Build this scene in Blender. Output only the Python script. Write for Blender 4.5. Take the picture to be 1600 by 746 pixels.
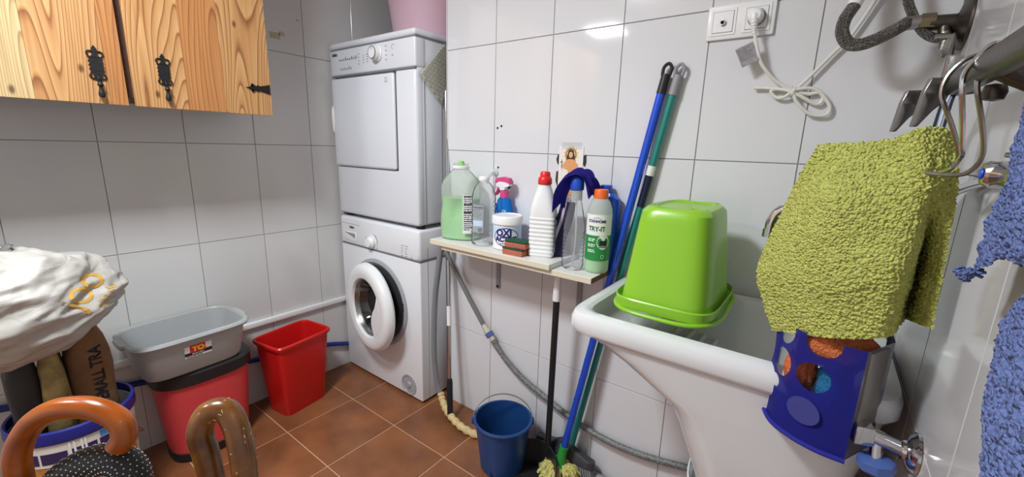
import bpy, bmesh, math, random
from mathutils import Vector, Matrix, noise
from mathutils.bvhtree import BVHTree
random.seed(7)
PI = math.pi
for o in list(bpy.data.objects):
    bpy.data.objects.remove(o, do_unlink=True)
SC = bpy.context.scene
COL = SC.collection

# ------------------------------------------------------------------ camera
YAW, PITCH, ROLL = 0.634478, 0.216538, 0.029099
CAM = Vector((1.0952, -1.3161, 1.2163))
cam_data = bpy.data.cameras.new('camera')
cam_data.sensor_fit = 'HORIZONTAL'
cam_data.sensor_width = 36.0
cam_data.lens = 36.0 * 655.3167 / 1600.0
cam_data.clip_start = 0.01
cam = bpy.data.objects.new('camera', cam_data)
COL.objects.link(cam)
fw = Vector((-math.sin(YAW) * math.cos(PITCH), math.cos(YAW) * math.cos(PITCH), -math.sin(PITCH)))
rt = Vector((math.cos(YAW), math.sin(YAW), 0))
up = rt.cross(fw)
rt, up = rt * math.cos(ROLL) + up * math.sin(ROLL), up * math.cos(ROLL) - rt * math.sin(ROLL)
cam.matrix_world = Matrix(((rt.x, up.x, -fw.x, CAM.x), (rt.y, up.y, -fw.y, CAM.y), (rt.z, up.z, -fw.z, CAM.z), (0, 0, 0, 1)))
SC.camera = cam

# ------------------------------------------------------------------ light
world = bpy.data.worlds.new('world')
SC.world = world
world.use_nodes = True
world.node_tree.nodes['Background'].inputs[0].default_value = (0.8, 0.85, 0.95, 1)
world.node_tree.nodes['Background'].inputs[1].default_value = 0.3
LAMPS = [((0.06, -1.38, 2.20), 0.30, 31.0), ((-0.47, -1.98, 2.13), 0.26, 9.0)]      # position, side, watts; the second is added for the back wall reflection
for lp, ls, lw_ in LAMPS:
    ld = bpy.data.lights.new('ceiling_lamp_light', 'AREA')
    ld.shape = 'SQUARE'
    ld.size = ls
    ld.energy = lw_
    ld.color = (0.90, 0.955, 1.0)
    lo = bpy.data.objects.new('ceiling_lamp_light', ld)
    lo.location = lp
    COL.objects.link(lo)
SC.view_settings.view_transform = 'Standard'
SC.view_settings.look = 'None'
SC.view_settings.gamma = 1
SC.view_settings.exposure = 0.34
SC.view_settings.use_curve_mapping = False
SC.cycles.transparent_max_bounces = 40


# ------------------------------------------------------------------ materials
def lin(c):
    def f(u):
        u /= 255.0
        return u / 12.92 if u <= 0.04045 else ((u + 0.055) / 1.055) ** 2.4
    return (f(c[0]), f(c[1]), f(c[2]), 1)


def mat(name, rgb, rough=0.5, metal=0.0, spec=0.5, bump=0.0, bscale=60, vary=0.0, vscale=6, sss=0, coat=0, vcol=None, stretch=(1, 1, 1)):
    m = bpy.data.materials.new(name)
    m.use_nodes = True
    nt = m.node_tree
    b = nt.nodes['Principled BSDF']
    c = lin(rgb)
    b.inputs['Base Color'].default_value = c
    b.inputs['Roughness'].default_value = rough
    b.inputs['Metallic'].default_value = metal
    b.inputs['Specular IOR Level'].default_value = spec
    b.inputs['Coat Weight'].default_value = coat
    if sss:
        b.inputs['Subsurface Weight'].default_value = sss
        b.inputs['Subsurface Radius'].default_value = (0.01, 0.01, 0.01)
        b.inputs['Subsurface Scale'].default_value = 1.0
    tc = nt.nodes.new('ShaderNodeTexCoord')
    mp = nt.nodes.new('ShaderNodeMapping')
    mp.inputs['Scale'].default_value = stretch
    nt.links.new(tc.outputs['Object'], mp.inputs[0])
    if vary:
        n = nt.nodes.new('ShaderNodeTexNoise')
        n.inputs['Scale'].default_value = vscale
        n.inputs['Detail'].default_value = 5
        nt.links.new(mp.outputs[0], n.inputs['Vector'])
        r = nt.nodes.new('ShaderNodeValToRGB')
        r.color_ramp.elements[0].position = 0.3
        r.color_ramp.elements[1].position = 0.7
        r.color_ramp.elements[0].color = lin(vcol) if vcol else tuple(x * (1 - vary) for x in c[:3]) + (1,)
        r.color_ramp.elements[1].color = c
        nt.links.new(n.outputs['Fac'], r.inputs[0])
        nt.links.new(r.outputs[0], b.inputs['Base Color'])
    if bump:
        n = nt.nodes.new('ShaderNodeTexNoise')
        n.inputs['Scale'].default_value = bscale
        n.inputs['Detail'].default_value = 4
        nt.links.new(mp.outputs[0], n.inputs['Vector'])
        bp = nt.nodes.new('ShaderNodeBump')
        bp.inputs['Strength'].default_value = bump
        bp.inputs['Distance'].default_value = 0.01
        nt.links.new(n.outputs['Fac'], bp.inputs['Height'])
        nt.links.new(bp.outputs[0], b.inputs['Normal'])
    return m


def clear_mat(name, rgb, opac=0.12, rough=0.08, gloss=0.5):
    """thin see-through plastic: tinted transparency under a fresnel gloss"""
    m = bpy.data.materials.new(name)
    m.use_nodes = True
    nt = m.node_tree
    nt.nodes.clear()
    out = nt.nodes.new('ShaderNodeOutputMaterial')
    tr = nt.nodes.new('ShaderNodeBsdfTransparent')
    tr.inputs[0].default_value = (0.995, 0.997, 1.0, 1)
    df = nt.nodes.new('ShaderNodeBsdfDiffuse')
    df.inputs[0].default_value = lin(rgb)
    tl = nt.nodes.new('ShaderNodeBsdfTranslucent')
    tl.inputs[0].default_value = lin(rgb)
    md = nt.nodes.new('ShaderNodeMixShader')
    md.inputs[0].default_value = 0.5
    nt.links.new(df.outputs[0], md.inputs[1])
    nt.links.new(tl.outputs[0], md.inputs[2])
    mx = nt.nodes.new('ShaderNodeMixShader')
    mx.inputs[0].default_value = opac
    nt.links.new(tr.outputs[0], mx.inputs[1])
    nt.links.new(md.outputs[0], mx.inputs[2])
    gl = nt.nodes.new('ShaderNodeBsdfGlossy')
    gl.inputs['Roughness'].default_value = rough
    lw = nt.nodes.new('ShaderNodeLayerWeight')
    lw.inputs[0].default_value = gloss
    m2 = nt.nodes.new('ShaderNodeMixShader')
    nt.links.new(lw.outputs['Fresnel'], m2.inputs[0])
    nt.links.new(mx.outputs[0], m2.inputs[1])
    nt.links.new(gl.outputs[0], m2.inputs[2])
    nt.links.new(m2.outputs[0], out.inputs[0])
    return m


def tile_mat(name, rgb, rough, vary, bump, vscale=1.5):
    m = mat(name, rgb, rough, bump=bump, bscale=7, vary=vary, vscale=vscale, spec=0.5)
    nt = m.node_tree
    for n in nt.nodes:
        if n.type == 'MAPPING':
            oi = nt.nodes.new('ShaderNodeObjectInfo')
            mu = nt.nodes.new('ShaderNodeMath')
            mu.operation = 'MULTIPLY'
            mu.inputs[1].default_value = 50
            nt.links.new(oi.outputs['Random'], mu.inputs[0])
            nt.links.new(mu.outputs[0], n.inputs['Location'])
    return m


def wood_mat(name, light, dark, mid):
    """pine: long grain along z with cathedral rings and knots"""
    m = bpy.data.materials.new(name)
    m.use_nodes = True
    nt = m.node_tree
    N, L = nt.nodes, nt.links
    b = N['Principled BSDF']
    b.inputs['Roughness'].default_value = 0.42
    tc = N.new('ShaderNodeTexCoord')
    oi = N.new('ShaderNodeObjectInfo')
    mu = N.new('ShaderNodeMath'); mu.operation = 'MULTIPLY'; mu.inputs[1].default_value = 30
    L.new(oi.outputs['Random'], mu.inputs[0])
    ad = N.new('ShaderNodeVectorMath'); ad.operation = 'ADD'
    L.new(tc.outputs['Object'], ad.inputs[0]); L.new(mu.outputs[0], ad.inputs[1])
    mp = N.new('ShaderNodeMapping'); mp.inputs['Scale'].default_value = (7, 8.0, 0.9)
    L.new(ad.outputs[0], mp.inputs[0])
    n1 = N.new('ShaderNodeTexNoise'); n1.inputs['Scale'].default_value = 1.0; n1.inputs['Detail'].default_value = 0.6
    L.new(mp.outputs[0], n1.inputs['Vector'])
    mul = N.new('ShaderNodeMath'); mul.operation = 'MULTIPLY'; mul.inputs[1].default_value = 32
    L.new(n1.outputs['Fac'], mul.inputs[0])
    fr = N.new('ShaderNodeMath'); fr.operation = 'FRACT'
    L.new(mul.outputs[0], fr.inputs[0])
    r = N.new('ShaderNodeValToRGB')
    e = r.color_ramp.elements
    e[0].position = 0.0; e[0].color = lin(light)
    e[1].position = 1.0; e[1].color = lin(light)
    x = e.new(0.70); x.color = lin(mid)
    x = e.new(0.90); x.color = lin(dark)
    x = e.new(0.95); x.color = lin(mid)
    L.new(fr.outputs[0], r.inputs[0])
    mp2 = N.new('ShaderNodeMapping'); mp2.inputs['Scale'].default_value = (120, 120, 3)
    L.new(ad.outputs[0], mp2.inputs[0])
    n2 = N.new('ShaderNodeTexNoise'); n2.inputs['Scale'].default_value = 1.0; n2.inputs['Detail'].default_value = 3
    L.new(mp2.outputs[0], n2.inputs['Vector'])
    mx = N.new('ShaderNodeMix'); mx.data_type = 'RGBA'; mx.blend_type = 'MULTIPLY'; mx.inputs[0].default_value = 0.35
    L.new(r.outputs[0], mx.inputs[6])
    r2 = N.new('ShaderNodeValToRGB')
    r2.color_ramp.elements[0].position = 0.3; r2.color_ramp.elements[0].color = (0.55, 0.42, 0.3, 1)
    r2.color_ramp.elements[1].position = 0.6; r2.color_ramp.elements[1].color = (1, 1, 1, 1)
    L.new(n2.outputs['Fac'], r2.inputs[0]); L.new(r2.outputs[0], mx.inputs[7])
    # knots
    sx_ = N.new('ShaderNodeSeparateXYZ'); cx_ = N.new('ShaderNodeCombineXYZ')
    L.new(ad.outputs[0], sx_.inputs[0]); L.new(sx_.outputs[1], cx_.inputs[0]); L.new(sx_.outputs[2], cx_.inputs[1])
    mp3 = N.new('ShaderNodeMapping'); mp3.inputs['Scale'].default_value = (7, 3.6, 1)
    L.new(cx_.outputs[0], mp3.inputs[0])
    v = N.new('ShaderNodeTexVoronoi'); v.voronoi_dimensions = '2D'; v.inputs['Scale'].default_value = 1.0
    L.new(mp3.outputs[0], v.inputs['Vector'])
    r3 = N.new('ShaderNodeValToRGB')
    r3.color_ramp.elements[0].position = 0.02; r3.color_ramp.elements[0].color = (0.12, 0.05, 0.025, 1)
    r3.color_ramp.elements[1].position = 0.055; r3.color_ramp.elements[1].color = (1, 1, 1, 1)
    L.new(v.outputs['Distance'], r3.inputs[0])
    mk = N.new('ShaderNodeMix'); mk.data_type = 'RGBA'; mk.blend_type = 'MULTIPLY'; mk.inputs[0].default_value = 0.8
    L.new(mx.outputs[2], mk.inputs[6]); L.new(r3.outputs[0], mk.inputs[7])
    L.new(mk.outputs[2], b.inputs['Base Color'])
    return m


def stripe_mat(name, rgb, rgb2, scale=200, metal=1.0, rough=0.35, bump=0.6):
    """woven braid look"""
    m = mat(name, rgb, rough, metal)
    nt = m.node_tree
    b = nt.nodes['Principled BSDF']
    tc = nt.nodes.new('ShaderNodeTexCoord')
    v = nt.nodes.new('ShaderNodeTexVoronoi')
    v.inputs['Scale'].default_value = scale
    nt.links.new(tc.outputs['Object'], v.inputs['Vector'])
    r = nt.nodes.new('ShaderNodeValToRGB')
    r.color_ramp.elements[0].color = lin(rgb)
    r.color_ramp.elements[1].color = lin(rgb2)
    r.color_ramp.elements[1].position = 0.7
    nt.links.new(v.outputs['Distance'], r.inputs[0])
    nt.links.new(r.outputs[0], b.inputs['Base Color'])
    bp = nt.nodes.new('ShaderNodeBump')
    bp.inputs['Strength'].default_value = bump
    bp.inputs['Distance'].default_value = 0.002
    bp.invert = True
    nt.links.new(v.outputs['Distance'], bp.inputs['Height'])
    nt.links.new(bp.outputs[0], b.inputs['Normal'])
    return m


M = {}
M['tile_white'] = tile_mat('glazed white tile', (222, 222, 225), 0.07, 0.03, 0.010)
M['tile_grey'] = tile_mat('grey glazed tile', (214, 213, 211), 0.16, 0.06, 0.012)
M['tile_right'] = tile_mat('white tile toned for shade', (196, 195, 197), 0.10, 0.05, 0.010)  # greyer copy of the white tile; right wall's dimness put into the colour
M['grout'] = mat('grey grout', (172, 169, 165), 0.9, bump=0.2)
M['floor_tile'] = tile_mat('terracotta floor tile', (152, 96, 62), 0.30, 0.45, 0.02, vscale=7)
M['floor_grout'] = mat('sandy floor grout', (196, 160, 124), 0.9)
M['plaster'] = mat('white plaster', (235, 233, 228), 0.9, bump=0.05)
M['appliance'] = mat('white enamel', (232, 233, 236), 0.25)
M['appliance_dry'] = mat('cool white enamel', (222, 224, 230), 0.28)
M['white_plastic'] = mat('white plastic', (236, 236, 236), 0.32)
M['seam'] = mat('dark seam', (60, 60, 62), 0.6)
M['print_grey'] = mat('grey print', (120, 122, 128), 0.6)
M['print_black'] = mat('black print', (35, 35, 40), 0.6)
M['gasket'] = mat('dark rubber gasket', (38, 38, 40), 0.5)
M['bezel'] = mat('grey plastic bezel', (165, 166, 170), 0.35)
M['glass_dark'] = mat('dark door glass', (30, 31, 33), 0.06, spec=0.8, coat=0.6)
M['drum'] = mat('brushed drum steel', (150, 150, 150), 0.3, 1.0)
M['black_iron'] = mat('black iron', (14, 11, 12), 0.6, 0.2, bump=0.15, bscale=200)
M['cab_side'] = mat('dark brown stained wood', (84, 52, 36), 0.55, vary=0.3, vscale=30)
M['pine_a'] = wood_mat('honey pine', (200, 156, 104), (136, 86, 48), (184, 134, 84))
M['pine_b'] = wood_mat('pale pine', (202, 180, 136), (160, 122, 80), (192, 164, 116))
M['pine_c'] = wood_mat('orange pine', (188, 132, 80), (138, 86, 46), (176, 118, 68))
M['laminate'] = mat('white laminate', (228, 226, 222), 0.35, vary=0.05)
M['laminate_edge'] = mat('cream board edge', (222, 212, 190), 0.5)
M['chipboard'] = mat('raw chipboard', (126, 96, 62), 0.9, bump=0.6, bscale=250, vary=0.5, vscale=200)
M['chrome'] = mat('chrome', (205, 205, 208), 0.12, 1.0)
M['chrome_dull'] = mat('dull chrome', (165, 163, 160), 0.28, 1.0, bump=0.1)
M['metal_dark'] = mat('tarnished dark metal', (88, 82, 76), 0.38, 0.9, bump=0.06, bscale=120)
M['steel_dark'] = mat('grey blade steel', (132, 130, 128), 0.3, 1.0, bump=0.05, bscale=150)
M['brass'] = mat('aged nickel brass', (148, 136, 108), 0.35, 1.0)
M['braid'] = stripe_mat('braided steel', (190, 188, 182), (60, 56, 52), 560, bump=1.0)
M['rubber_black'] = mat('black rubber', (24, 24, 26), 0.55)
M['black_plastic'] = mat('black plastic', (30, 29, 31), 0.42)
M['grey_plastic'] = mat('grey plastic', (150, 150, 154), 0.4)
M['dark_grey_plastic'] = mat('charcoal plastic', (62, 62, 68), 0.5)
M['tub_grey'] = mat('speckled grey plastic', (174, 176, 176), 0.4, bump=0.03, bscale=300, vary=0.08, vscale=250)
M['red'] = mat('red plastic', (206, 28, 26), 0.33)
M['coral'] = mat('coral red plastic', (216, 70, 74), 0.38)
M['pink'] = mat('dusty pink plastic', (206, 172, 186), 0.4)
M['mat_grey'] = mat('grey mop pad', (186, 184, 172), 0.8, bump=0.3, bscale=300)
M['lime'] = mat('lime green plastic', (142, 196, 48), 0.28, sss=0.05)
M['cer'] = mat('white ceramic', (224, 225, 226), 0.10, vary=0.04, vscale=4, coat=0.4)
M['blue_bucket'] = mat('navy blue plastic', (26, 66, 122), 0.38)
M['blue_stick'] = mat('cobalt metal', (28, 84, 222), 0.25, 0.35, coat=0.5)
M['teal_stick'] = mat('teal metal', (40, 140, 130), 0.28, 0.3, coat=0.4)
M['navy'] = mat('navy film', (16, 22, 60), 0.35)
M['green_plastic'] = mat('green plastic', (40, 150, 60), 0.4)
M['mop_yellow'] = mat('yellow mop strands', (214, 208, 52), 0.9, bump=0.8, bscale=300, vary=0.4, vscale=90, vcol=(250, 240, 190))
M['hose_grey'] = mat('grey corrugated hose', (128, 130, 134), 0.45)
M['hose_dark'] = stripe_mat('grey reinforced hose', (150, 152, 152), (96, 98, 98), 160, 0.0, 0.45, 0.3)
M['tape'] = mat('yellowed tape', (222, 198, 142), 0.6, bump=0.5, bscale=120, vary=0.2, vscale=50)
M['blue_conn'] = mat('blue connector', (70, 96, 160), 0.4)
M['pipe_blue'] = mat('blue pipe', (24, 44, 130), 0.45)
M['white_cord'] = mat('white cable', (226, 224, 216), 0.4)
M['foil'] = mat('silver foil tag', (200, 200, 205), 0.25, 0.9, bump=0.2, bscale=80)
M['cane_a'] = mat('glossy orange wood', (172, 86, 8), 0.25, coat=0.15, vary=0.35, vscale=14, vcol=(138, 62, 6), stretch=(1, 1, 3))
M['cane_b'] = mat('scratched brown wood', (132, 82, 28), 0.24, coat=0.3, vary=0.4, vscale=40, vcol=(84, 48, 16))
M['scuff'] = mat('pale scuffed wood', (226, 196, 140), 0.5)
M['dot_white'] = mat('white dot', (220, 220, 220), 0.5)
M['bag'] = mat('white crinkled plastic', (180, 176, 168), 0.5, sss=0.05)
def crinkle(m, scale, dist):
    nt = m.node_tree
    b = nt.nodes['Principled BSDF']
    tc = nt.nodes.new('ShaderNodeTexCoord')
    n = nt.nodes.new('ShaderNodeTexNoise'); n.inputs['Scale'].default_value = scale * 0.6
    nt.links.new(tc.outputs['Object'], n.inputs['Vector'])
    mx = nt.nodes.new('ShaderNodeMix'); mx.data_type = 'VECTOR'; mx.inputs[0].default_value = 0.12
    nt.links.new(tc.outputs['Object'], mx.inputs[4]); nt.links.new(n.outputs['Color'], mx.inputs[5])
    v = nt.nodes.new('ShaderNodeTexVoronoi'); v.feature = 'DISTANCE_TO_EDGE'; v.inputs['Scale'].default_value = scale
    nt.links.new(mx.outputs[1], v.inputs['Vector'])
    bp = nt.nodes.new('ShaderNodeBump'); bp.inputs['Strength'].default_value = 0.9; bp.inputs['Distance'].default_value = dist
    nt.links.new(v.outputs['Distance'], bp.inputs['Height']); nt.links.new(bp.outputs[0], b.inputs['Normal'])


crinkle(M['bag'], 13, 0.009)
M['gold_print'] = mat('gold print', (206, 158, 66), 0.5)
M['paper_brown'] = mat('brown kraft paper', (128, 92, 60), 0.85, bump=0.4, bscale=40, vary=0.35, vscale=14)
M['paper_yellow'] = mat('stained yellow paper', (166, 146, 92), 0.85, bump=0.3, bscale=60, vary=0.5, vscale=25, vcol=(96, 78, 44))
M['paper_dark'] = mat('dark grey paper', (60, 58, 58), 0.8)
M['paint_body'] = mat('white paint pail', (226, 222, 212), 0.4)
M['paint_blue'] = mat('ultramarine pail rim', (32, 42, 140), 0.4)
M['label_purple'] = mat('purple print', (46, 34, 84), 0.5)
M['label_blue'] = mat('blue print', (60, 130, 196), 0.5)
M['label_orange'] = mat('amber print', (204, 140, 60), 0.5, vary=0.4, vscale=30)
M['drip'] = mat('paint drip', (238, 236, 230), 0.4)
M['gloss_lime'] = M['lime']
M['jug'] = clear_mat('milky jug plastic', (232, 240, 232), 0.42, 0.2, 0.08)
M['liquid_green'] = mat('pale green softener', (150, 208, 138), 0.3, sss=0.2)
M['pet'] = clear_mat('clear bottle plastic', (250, 251, 253), 0.12, 0.03, 0.09)
M['pet_frost'] = clear_mat('frosted bottle plastic', (236, 242, 236), 0.75, 0.25, 0.1)
M['spray_blue'] = clear_mat('blue spray bottle', (40, 150, 240), 0.85, 0.1, 0.12)
M['magenta'] = mat('magenta plastic', (214, 70, 132), 0.35)
M['cap_red'] = mat('red cap', (226, 40, 36), 0.35)
M['cap_orange'] = mat('orange cap', (240, 108, 42), 0.4)
M['cap_green'] = mat('green cap', (128, 206, 96), 0.4)
M['cap_blue'] = mat('blue cap', (30, 76, 190), 0.35)
M['bottle_blue'] = mat('blue bottle', (28, 92, 200), 0.3)
M['label_green'] = mat('green label', (36, 140, 66), 0.45)
M['label_white'] = mat('white label', (238, 238, 236), 0.45)
M['label_ice'] = mat('ice blue label', (200, 220, 242), 0.45)
M['ink_navy'] = mat('navy ink', (34, 34, 110), 0.5)
M['ink_green'] = mat('green ink', (30, 110, 60), 0.5)
M['cloth_indigo'] = mat('indigo cloth', (52, 40, 160), 0.9, bump=0.3, bscale=300)
M['cloth_purple'] = mat('dark purple cloth', (44, 34, 72), 0.9)
M['cloth_stripe'] = mat('pale lilac stripe', (206, 196, 214), 0.9)
M['sponge_red'] = mat('salmon sponge', (214, 120, 96), 0.95, bump=0.7, bscale=400, vary=0.2, vscale=200)
M['scour_green'] = mat('green scouring pad', (30, 92, 62), 0.95, bump=0.7, bscale=500)
M['skin'] = mat('print skin tone', (226, 176, 140), 0.6)
M['robe_orange'] = mat('print peach robe', (226, 160, 104), 0.6)
M['robe_white'] = mat('print white', (236, 230, 224), 0.6)
M['hair_brown'] = mat('print brown', (72, 40, 26), 0.6)
M['halo'] = mat('print gold', (232, 190, 90), 0.6)
M['towel_green'] = mat('lime terry cloth', (206, 210, 116), 1.0, spec=0.1, vary=0.25, vscale=180)
M['towel_blue'] = mat('blue terry cloth', (114, 130, 184), 1.0, spec=0.1, vary=0.3, vscale=150)
M['caddy'] = clear_mat('blue translucent caddy', (72, 74, 188), 0.95, 0.28, 0.1)
M['sponge_orange'] = mat('orange scrubber', (240, 130, 74), 0.95, bump=0.9, bscale=300, vary=0.3, vscale=150)
M['sponge_blue'] = mat('blue scrubber', (34, 120, 170), 0.95, bump=0.9, bscale=300)
M['black_dot'] = mat('drill hole', (20, 20, 20), 0.9)
M['stain'] = mat('old glue', (186, 180, 150), 0.7)


def terry(m, scale, dist):
    nt = m.node_tree
    b = nt.nodes['Principled BSDF']
    tc = nt.nodes.new('ShaderNodeTexCoord')
    v = nt.nodes.new('ShaderNodeTexVoronoi'); v.inputs['Scale'].default_value = scale
    nt.links.new(tc.outputs['Object'], v.inputs['Vector'])
    bp = nt.nodes.new('ShaderNodeBump'); bp.invert = True
    bp.inputs['Strength'].default_value = 1.0; bp.inputs['Distance'].default_value = dist
    nt.links.new(v.outputs['Distance'], bp.inputs['Height']); nt.links.new(bp.outputs[0], b.inputs['Normal'])


terry(M['towel_green'], 260, 0.0045)
terry(M['towel_blue'], 260, 0.004)


# ------------------------------------------------------------------ mesh helpers
def origin_of(o):
    v = Vector((0, 0, 0))
    while o:
        v += o.location
        o = o.parent
    return v


def obj(name, bm, m, parent=None, kind=None, label=None, cat=None, group=None, smooth=True, loc=None, sharp=True):
    """link a world-space bmesh as one object; vertices are shifted to the parent's origin"""
    if isinstance(bm, bmesh.types.BMesh):
        me = bpy.data.meshes.new(name)
        bmesh.ops.recalc_face_normals(bm, faces=bm.faces)
        if smooth:
            for f in bm.faces:
                f.smooth = True
            for e in (bm.edges if sharp else []):
                if len(e.link_faces) == 2 and e.calc_face_angle(0) > 0.6:
                    e.smooth = False
        bm.to_mesh(me)
        bm.free()
    else:
        me = bm
    o = bpy.data.objects.new(name, me)
    me.materials.append(m)
    if parent is not None:
        o.parent = parent
        off = origin_of(parent)
    else:
        off = Vector(loc) if loc is not None else Vector((0, 0, 0))
        o.location = off
    me.transform(Matrix.Translation(-off))
    COL.objects.link(o)
    if kind:
        o['kind'] = kind
    if label:
        o['label'] = label
    if cat:
        o['category'] = cat
    if group:
        o['group'] = group
    return o


def thing(name, label, cat, loc, group=None):
    o = bpy.data.objects.new(name, None)
    o.empty_display_size = 0.05
    o.location = loc
    COL.objects.link(o)
    o['label'] = label
    o['category'] = cat
    if group:
        o['group'] = group
    return o


def box(x0, x1, y0, y1, z0, z1, bev=0.0, seg=2, bm=None):
    own = bmesh.new()
    bmesh.ops.create_cube(own, size=1)
    for v in own.verts:
        v.co = Vector(((x0 + x1) / 2 + v.co.x * (x1 - x0), (y0 + y1) / 2 + v.co.y * (y1 - y0), (z0 + z1) / 2 + v.co.z * (z1 - z0)))
    if bev > 0:
        bmesh.ops.bevel(own, geom=list(own.edges), offset=bev, segments=seg, profile=0.5, affect='EDGES')
    if bm is None:
        return own
    return join(bm, own)


def join(a, b):
    me = bpy.data.meshes.new('tmp')
    b.to_mesh(me)
    b.free()
    a.from_mesh(me)
    bpy.data.meshes.remove(me)
    return a


def xf(bm, mx):
    bmesh.ops.transform(bm, matrix=mx, verts=bm.verts)
    return bm


def frame(origin, xdir, ydir, zdir=None):
    x = Vector(xdir).normalized()
    y = Vector(ydir)
    y = (y - x * y.dot(x)).normalized()
    z = x.cross(y) if zdir is None else Vector(zdir)
    o = Vector(origin)
    return Matrix(((x.x, y.x, z.x, o.x), (x.y, y.y, z.y, o.y), (x.z, y.z, z.z, o.z), (0, 0, 0, 1)))


def rings_mesh(rings, cap0=True, cap1=True, closed=True, loop=False):
    bm = bmesh.new()
    vs = [[bm.verts.new(p) for p in r] for r in rings]
    n = len(vs[0])
    m = len(vs)
    for i in range(m if loop else m - 1):
        a, b = vs[i], vs[(i + 1) % m]
        for j in range(n if closed else n - 1):
            k = (j + 1) % n
            bm.faces.new((a[j], a[k], b[k], b[j]))
    if cap0 and not loop:
        bm.faces.new(list(reversed(vs[0])))
    if cap1 and not loop:
        bm.faces.new(vs[-1])
    return bm


def ring(cx, cy, z, a, b, p=2.0, n=32, yaw=0.0):
    pts = []
    c, s = math.cos(yaw), math.sin(yaw)
    for i in range(n):
        t = 2 * PI * i / n
        ct, st = math.cos(t), math.sin(t)
        x = a * math.copysign(abs(ct) ** (2 / p), ct)
        y = b * math.copysign(abs(st) ** (2 / p), st)
        pts.append((cx + x * c - y * s, cy + x * s + y * c, z))
    return pts


def lathe(prof, n=32, mx=None, cap0=False, cap1=False):
    bm = rings_mesh([[(r * math.cos(2 * PI * j / n), r * math.sin(2 * PI * j / n), z) for j in range(n)] for r, z in prof], cap0, cap1)
    if mx is not None:
        xf(bm, mx)
    return bm


def loft(levels, n=40, cap0=True, cap1=True):
    """levels: (cx, cy, z, a, b, p, yaw)"""
    return rings_mesh([ring(l[0], l[1], l[2], l[3], l[4], l[5], n, l[6] if len(l) > 6 else 0) for l in levels], cap0, cap1)


def catmull(pts, k=8, closed=False):
    P = [Vector(p) for p in pts]
    out = []
    n = len(P)
    for i in range(n if closed else n - 1):
        p1, p2 = P[i], P[(i + 1) % n]
        p0 = P[i - 1] if (i > 0 or closed) else p1 * 2 - p2
        p3 = P[(i + 2) % n] if (i + 2 < n or closed) else p2 * 2 - p1
        for j in range(k):
            t = j / k
            out.append(0.5 * ((2 * p1) + (-p0 + p2) * t + (2 * p0 - 5 * p1 + 4 * p2 - p3) * t * t + (-p0 + 3 * p1 - 3 * p2 + p3) * t ** 3))
    if not closed:
        out.append(P[-1])
    return out


def tube(pts, r, n=10, k=8, smooth=True, closed=False, rfun=None):
    P = catmull(pts, k, closed) if smooth else [Vector(p) for p in pts]
    rings = []
    nrm = None
    m = len(P)
    for i in range(m):
        if closed:
            t = (P[(i + 1) % m] - P[i - 1]).normalized()
        else:
            t = (P[min(i + 1, m - 1)] - P[max(i - 1, 0)]).normalized()
        if nrm is None:
            nrm = t.orthogonal().normalized()
        nrm = (nrm - t * nrm.dot(t)).normalized()
        b = t.cross(nrm)
        rr = rfun(i / (m - 1)) if rfun else (r[min(int(i / (m - 1) * len(r)), len(r) - 1)] if isinstance(r, (list, tuple)) else r)
        rings.append([P[i] + nrm * rr * math.cos(2 * PI * j / n) + b * rr * math.sin(2 * PI * j / n) for j in range(n)])
    return rings_mesh(rings, loop=closed)


def cyl(p0, p1, r, n=16, r1=None):
    p0, p1 = Vector(p0), Vector(p1)
    return tube([p0, p1], r, n, smooth=False, rfun=(lambda t: r + ((r1 if r1 is not None else r) - r) * t))


def extr(poly, thick, mx):
    """2D polygon in the local xy plane extruded along local z"""
    bm = bmesh.new()
    a = [bm.verts.new((p[0], p[1], 0)) for p in poly]
    b = [bm.verts.new((p[0], p[1], thick)) for p in poly]
    bm.faces.new(list(reversed(a)))
    bm.faces.new(b)
    n = len(a)
    for i in range(n):
        bm.faces.new((a[i], a[(i + 1) % n], b[(i + 1) % n], b[i]))
    bmesh.ops.triangulate(bm, faces=[f for f in bm.faces if len(f.verts) > 4])
    return xf(bm, mx)


def text_bm(s, size, mx, thick=0.0004, align='CENTER', shear=0.0, bold=0.0):
    cu = bpy.data.curves.new('txt', 'FONT')
    cu.body = s
    cu.size = size
    cu.align_x = align
    cu.align_y = 'CENTER'
    cu.extrude = thick / 2
    cu.offset = bold
    cu.shear = shear
    cu.resolution_u = 3
    o = bpy.data.objects.new('txt', cu)
    me = bpy.data.meshes.new_from_object(o)
    bm = bmesh.new()
    bm.from_mesh(me)
    bpy.data.meshes.remove(me)
    bpy.data.objects.remove(o)
    bpy.data.curves.remove(cu)
    return xf(bm, mx) if mx is not None else bm


def wrap_cyl(bm, cx, cy, cz, R, ang, sx=1.0):
    """bend a flat (x right, y up, z out) mesh round a vertical cylinder; ang is where x=0 lands"""
    for v in bm.verts:
        t = ang + v.co.x / R
        r = R + v.co.z
        v.co = Vector((cx + r * math.cos(t), cy + sx * r * math.sin(t), cz + v.co.y))
    return bm


def flat_rect(x0, x1, y0, y1, z=0.0, nx=12, ny=1, bm=None):
    bm = bm or bmesh.new()
    g = [[bm.verts.new((x0 + (x1 - x0) * i / nx, y0 + (y1 - y0) * j / ny, z)) for i in range(nx + 1)] for j in range(ny + 1)]
    for j in range(ny):
        for i in range(nx):
            bm.faces.new((g[j][i], g[j][i + 1], g[j + 1][i + 1], g[j + 1][i]))
    return bm


def flat_disc(cx, cy, a, b, z=0.0, n=28, bm=None):
    bm = bm or bmesh.new()
    c = bm.verts.new((cx, cy, z))
    r = [bm.verts.new((cx + a * math.cos(2 * PI * i / n), cy + b * math.sin(2 * PI * i / n), z)) for i in range(n)]
    for i in range(n):
        bm.faces.new((c, r[i], r[(i + 1) % n]))
    return bm


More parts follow.
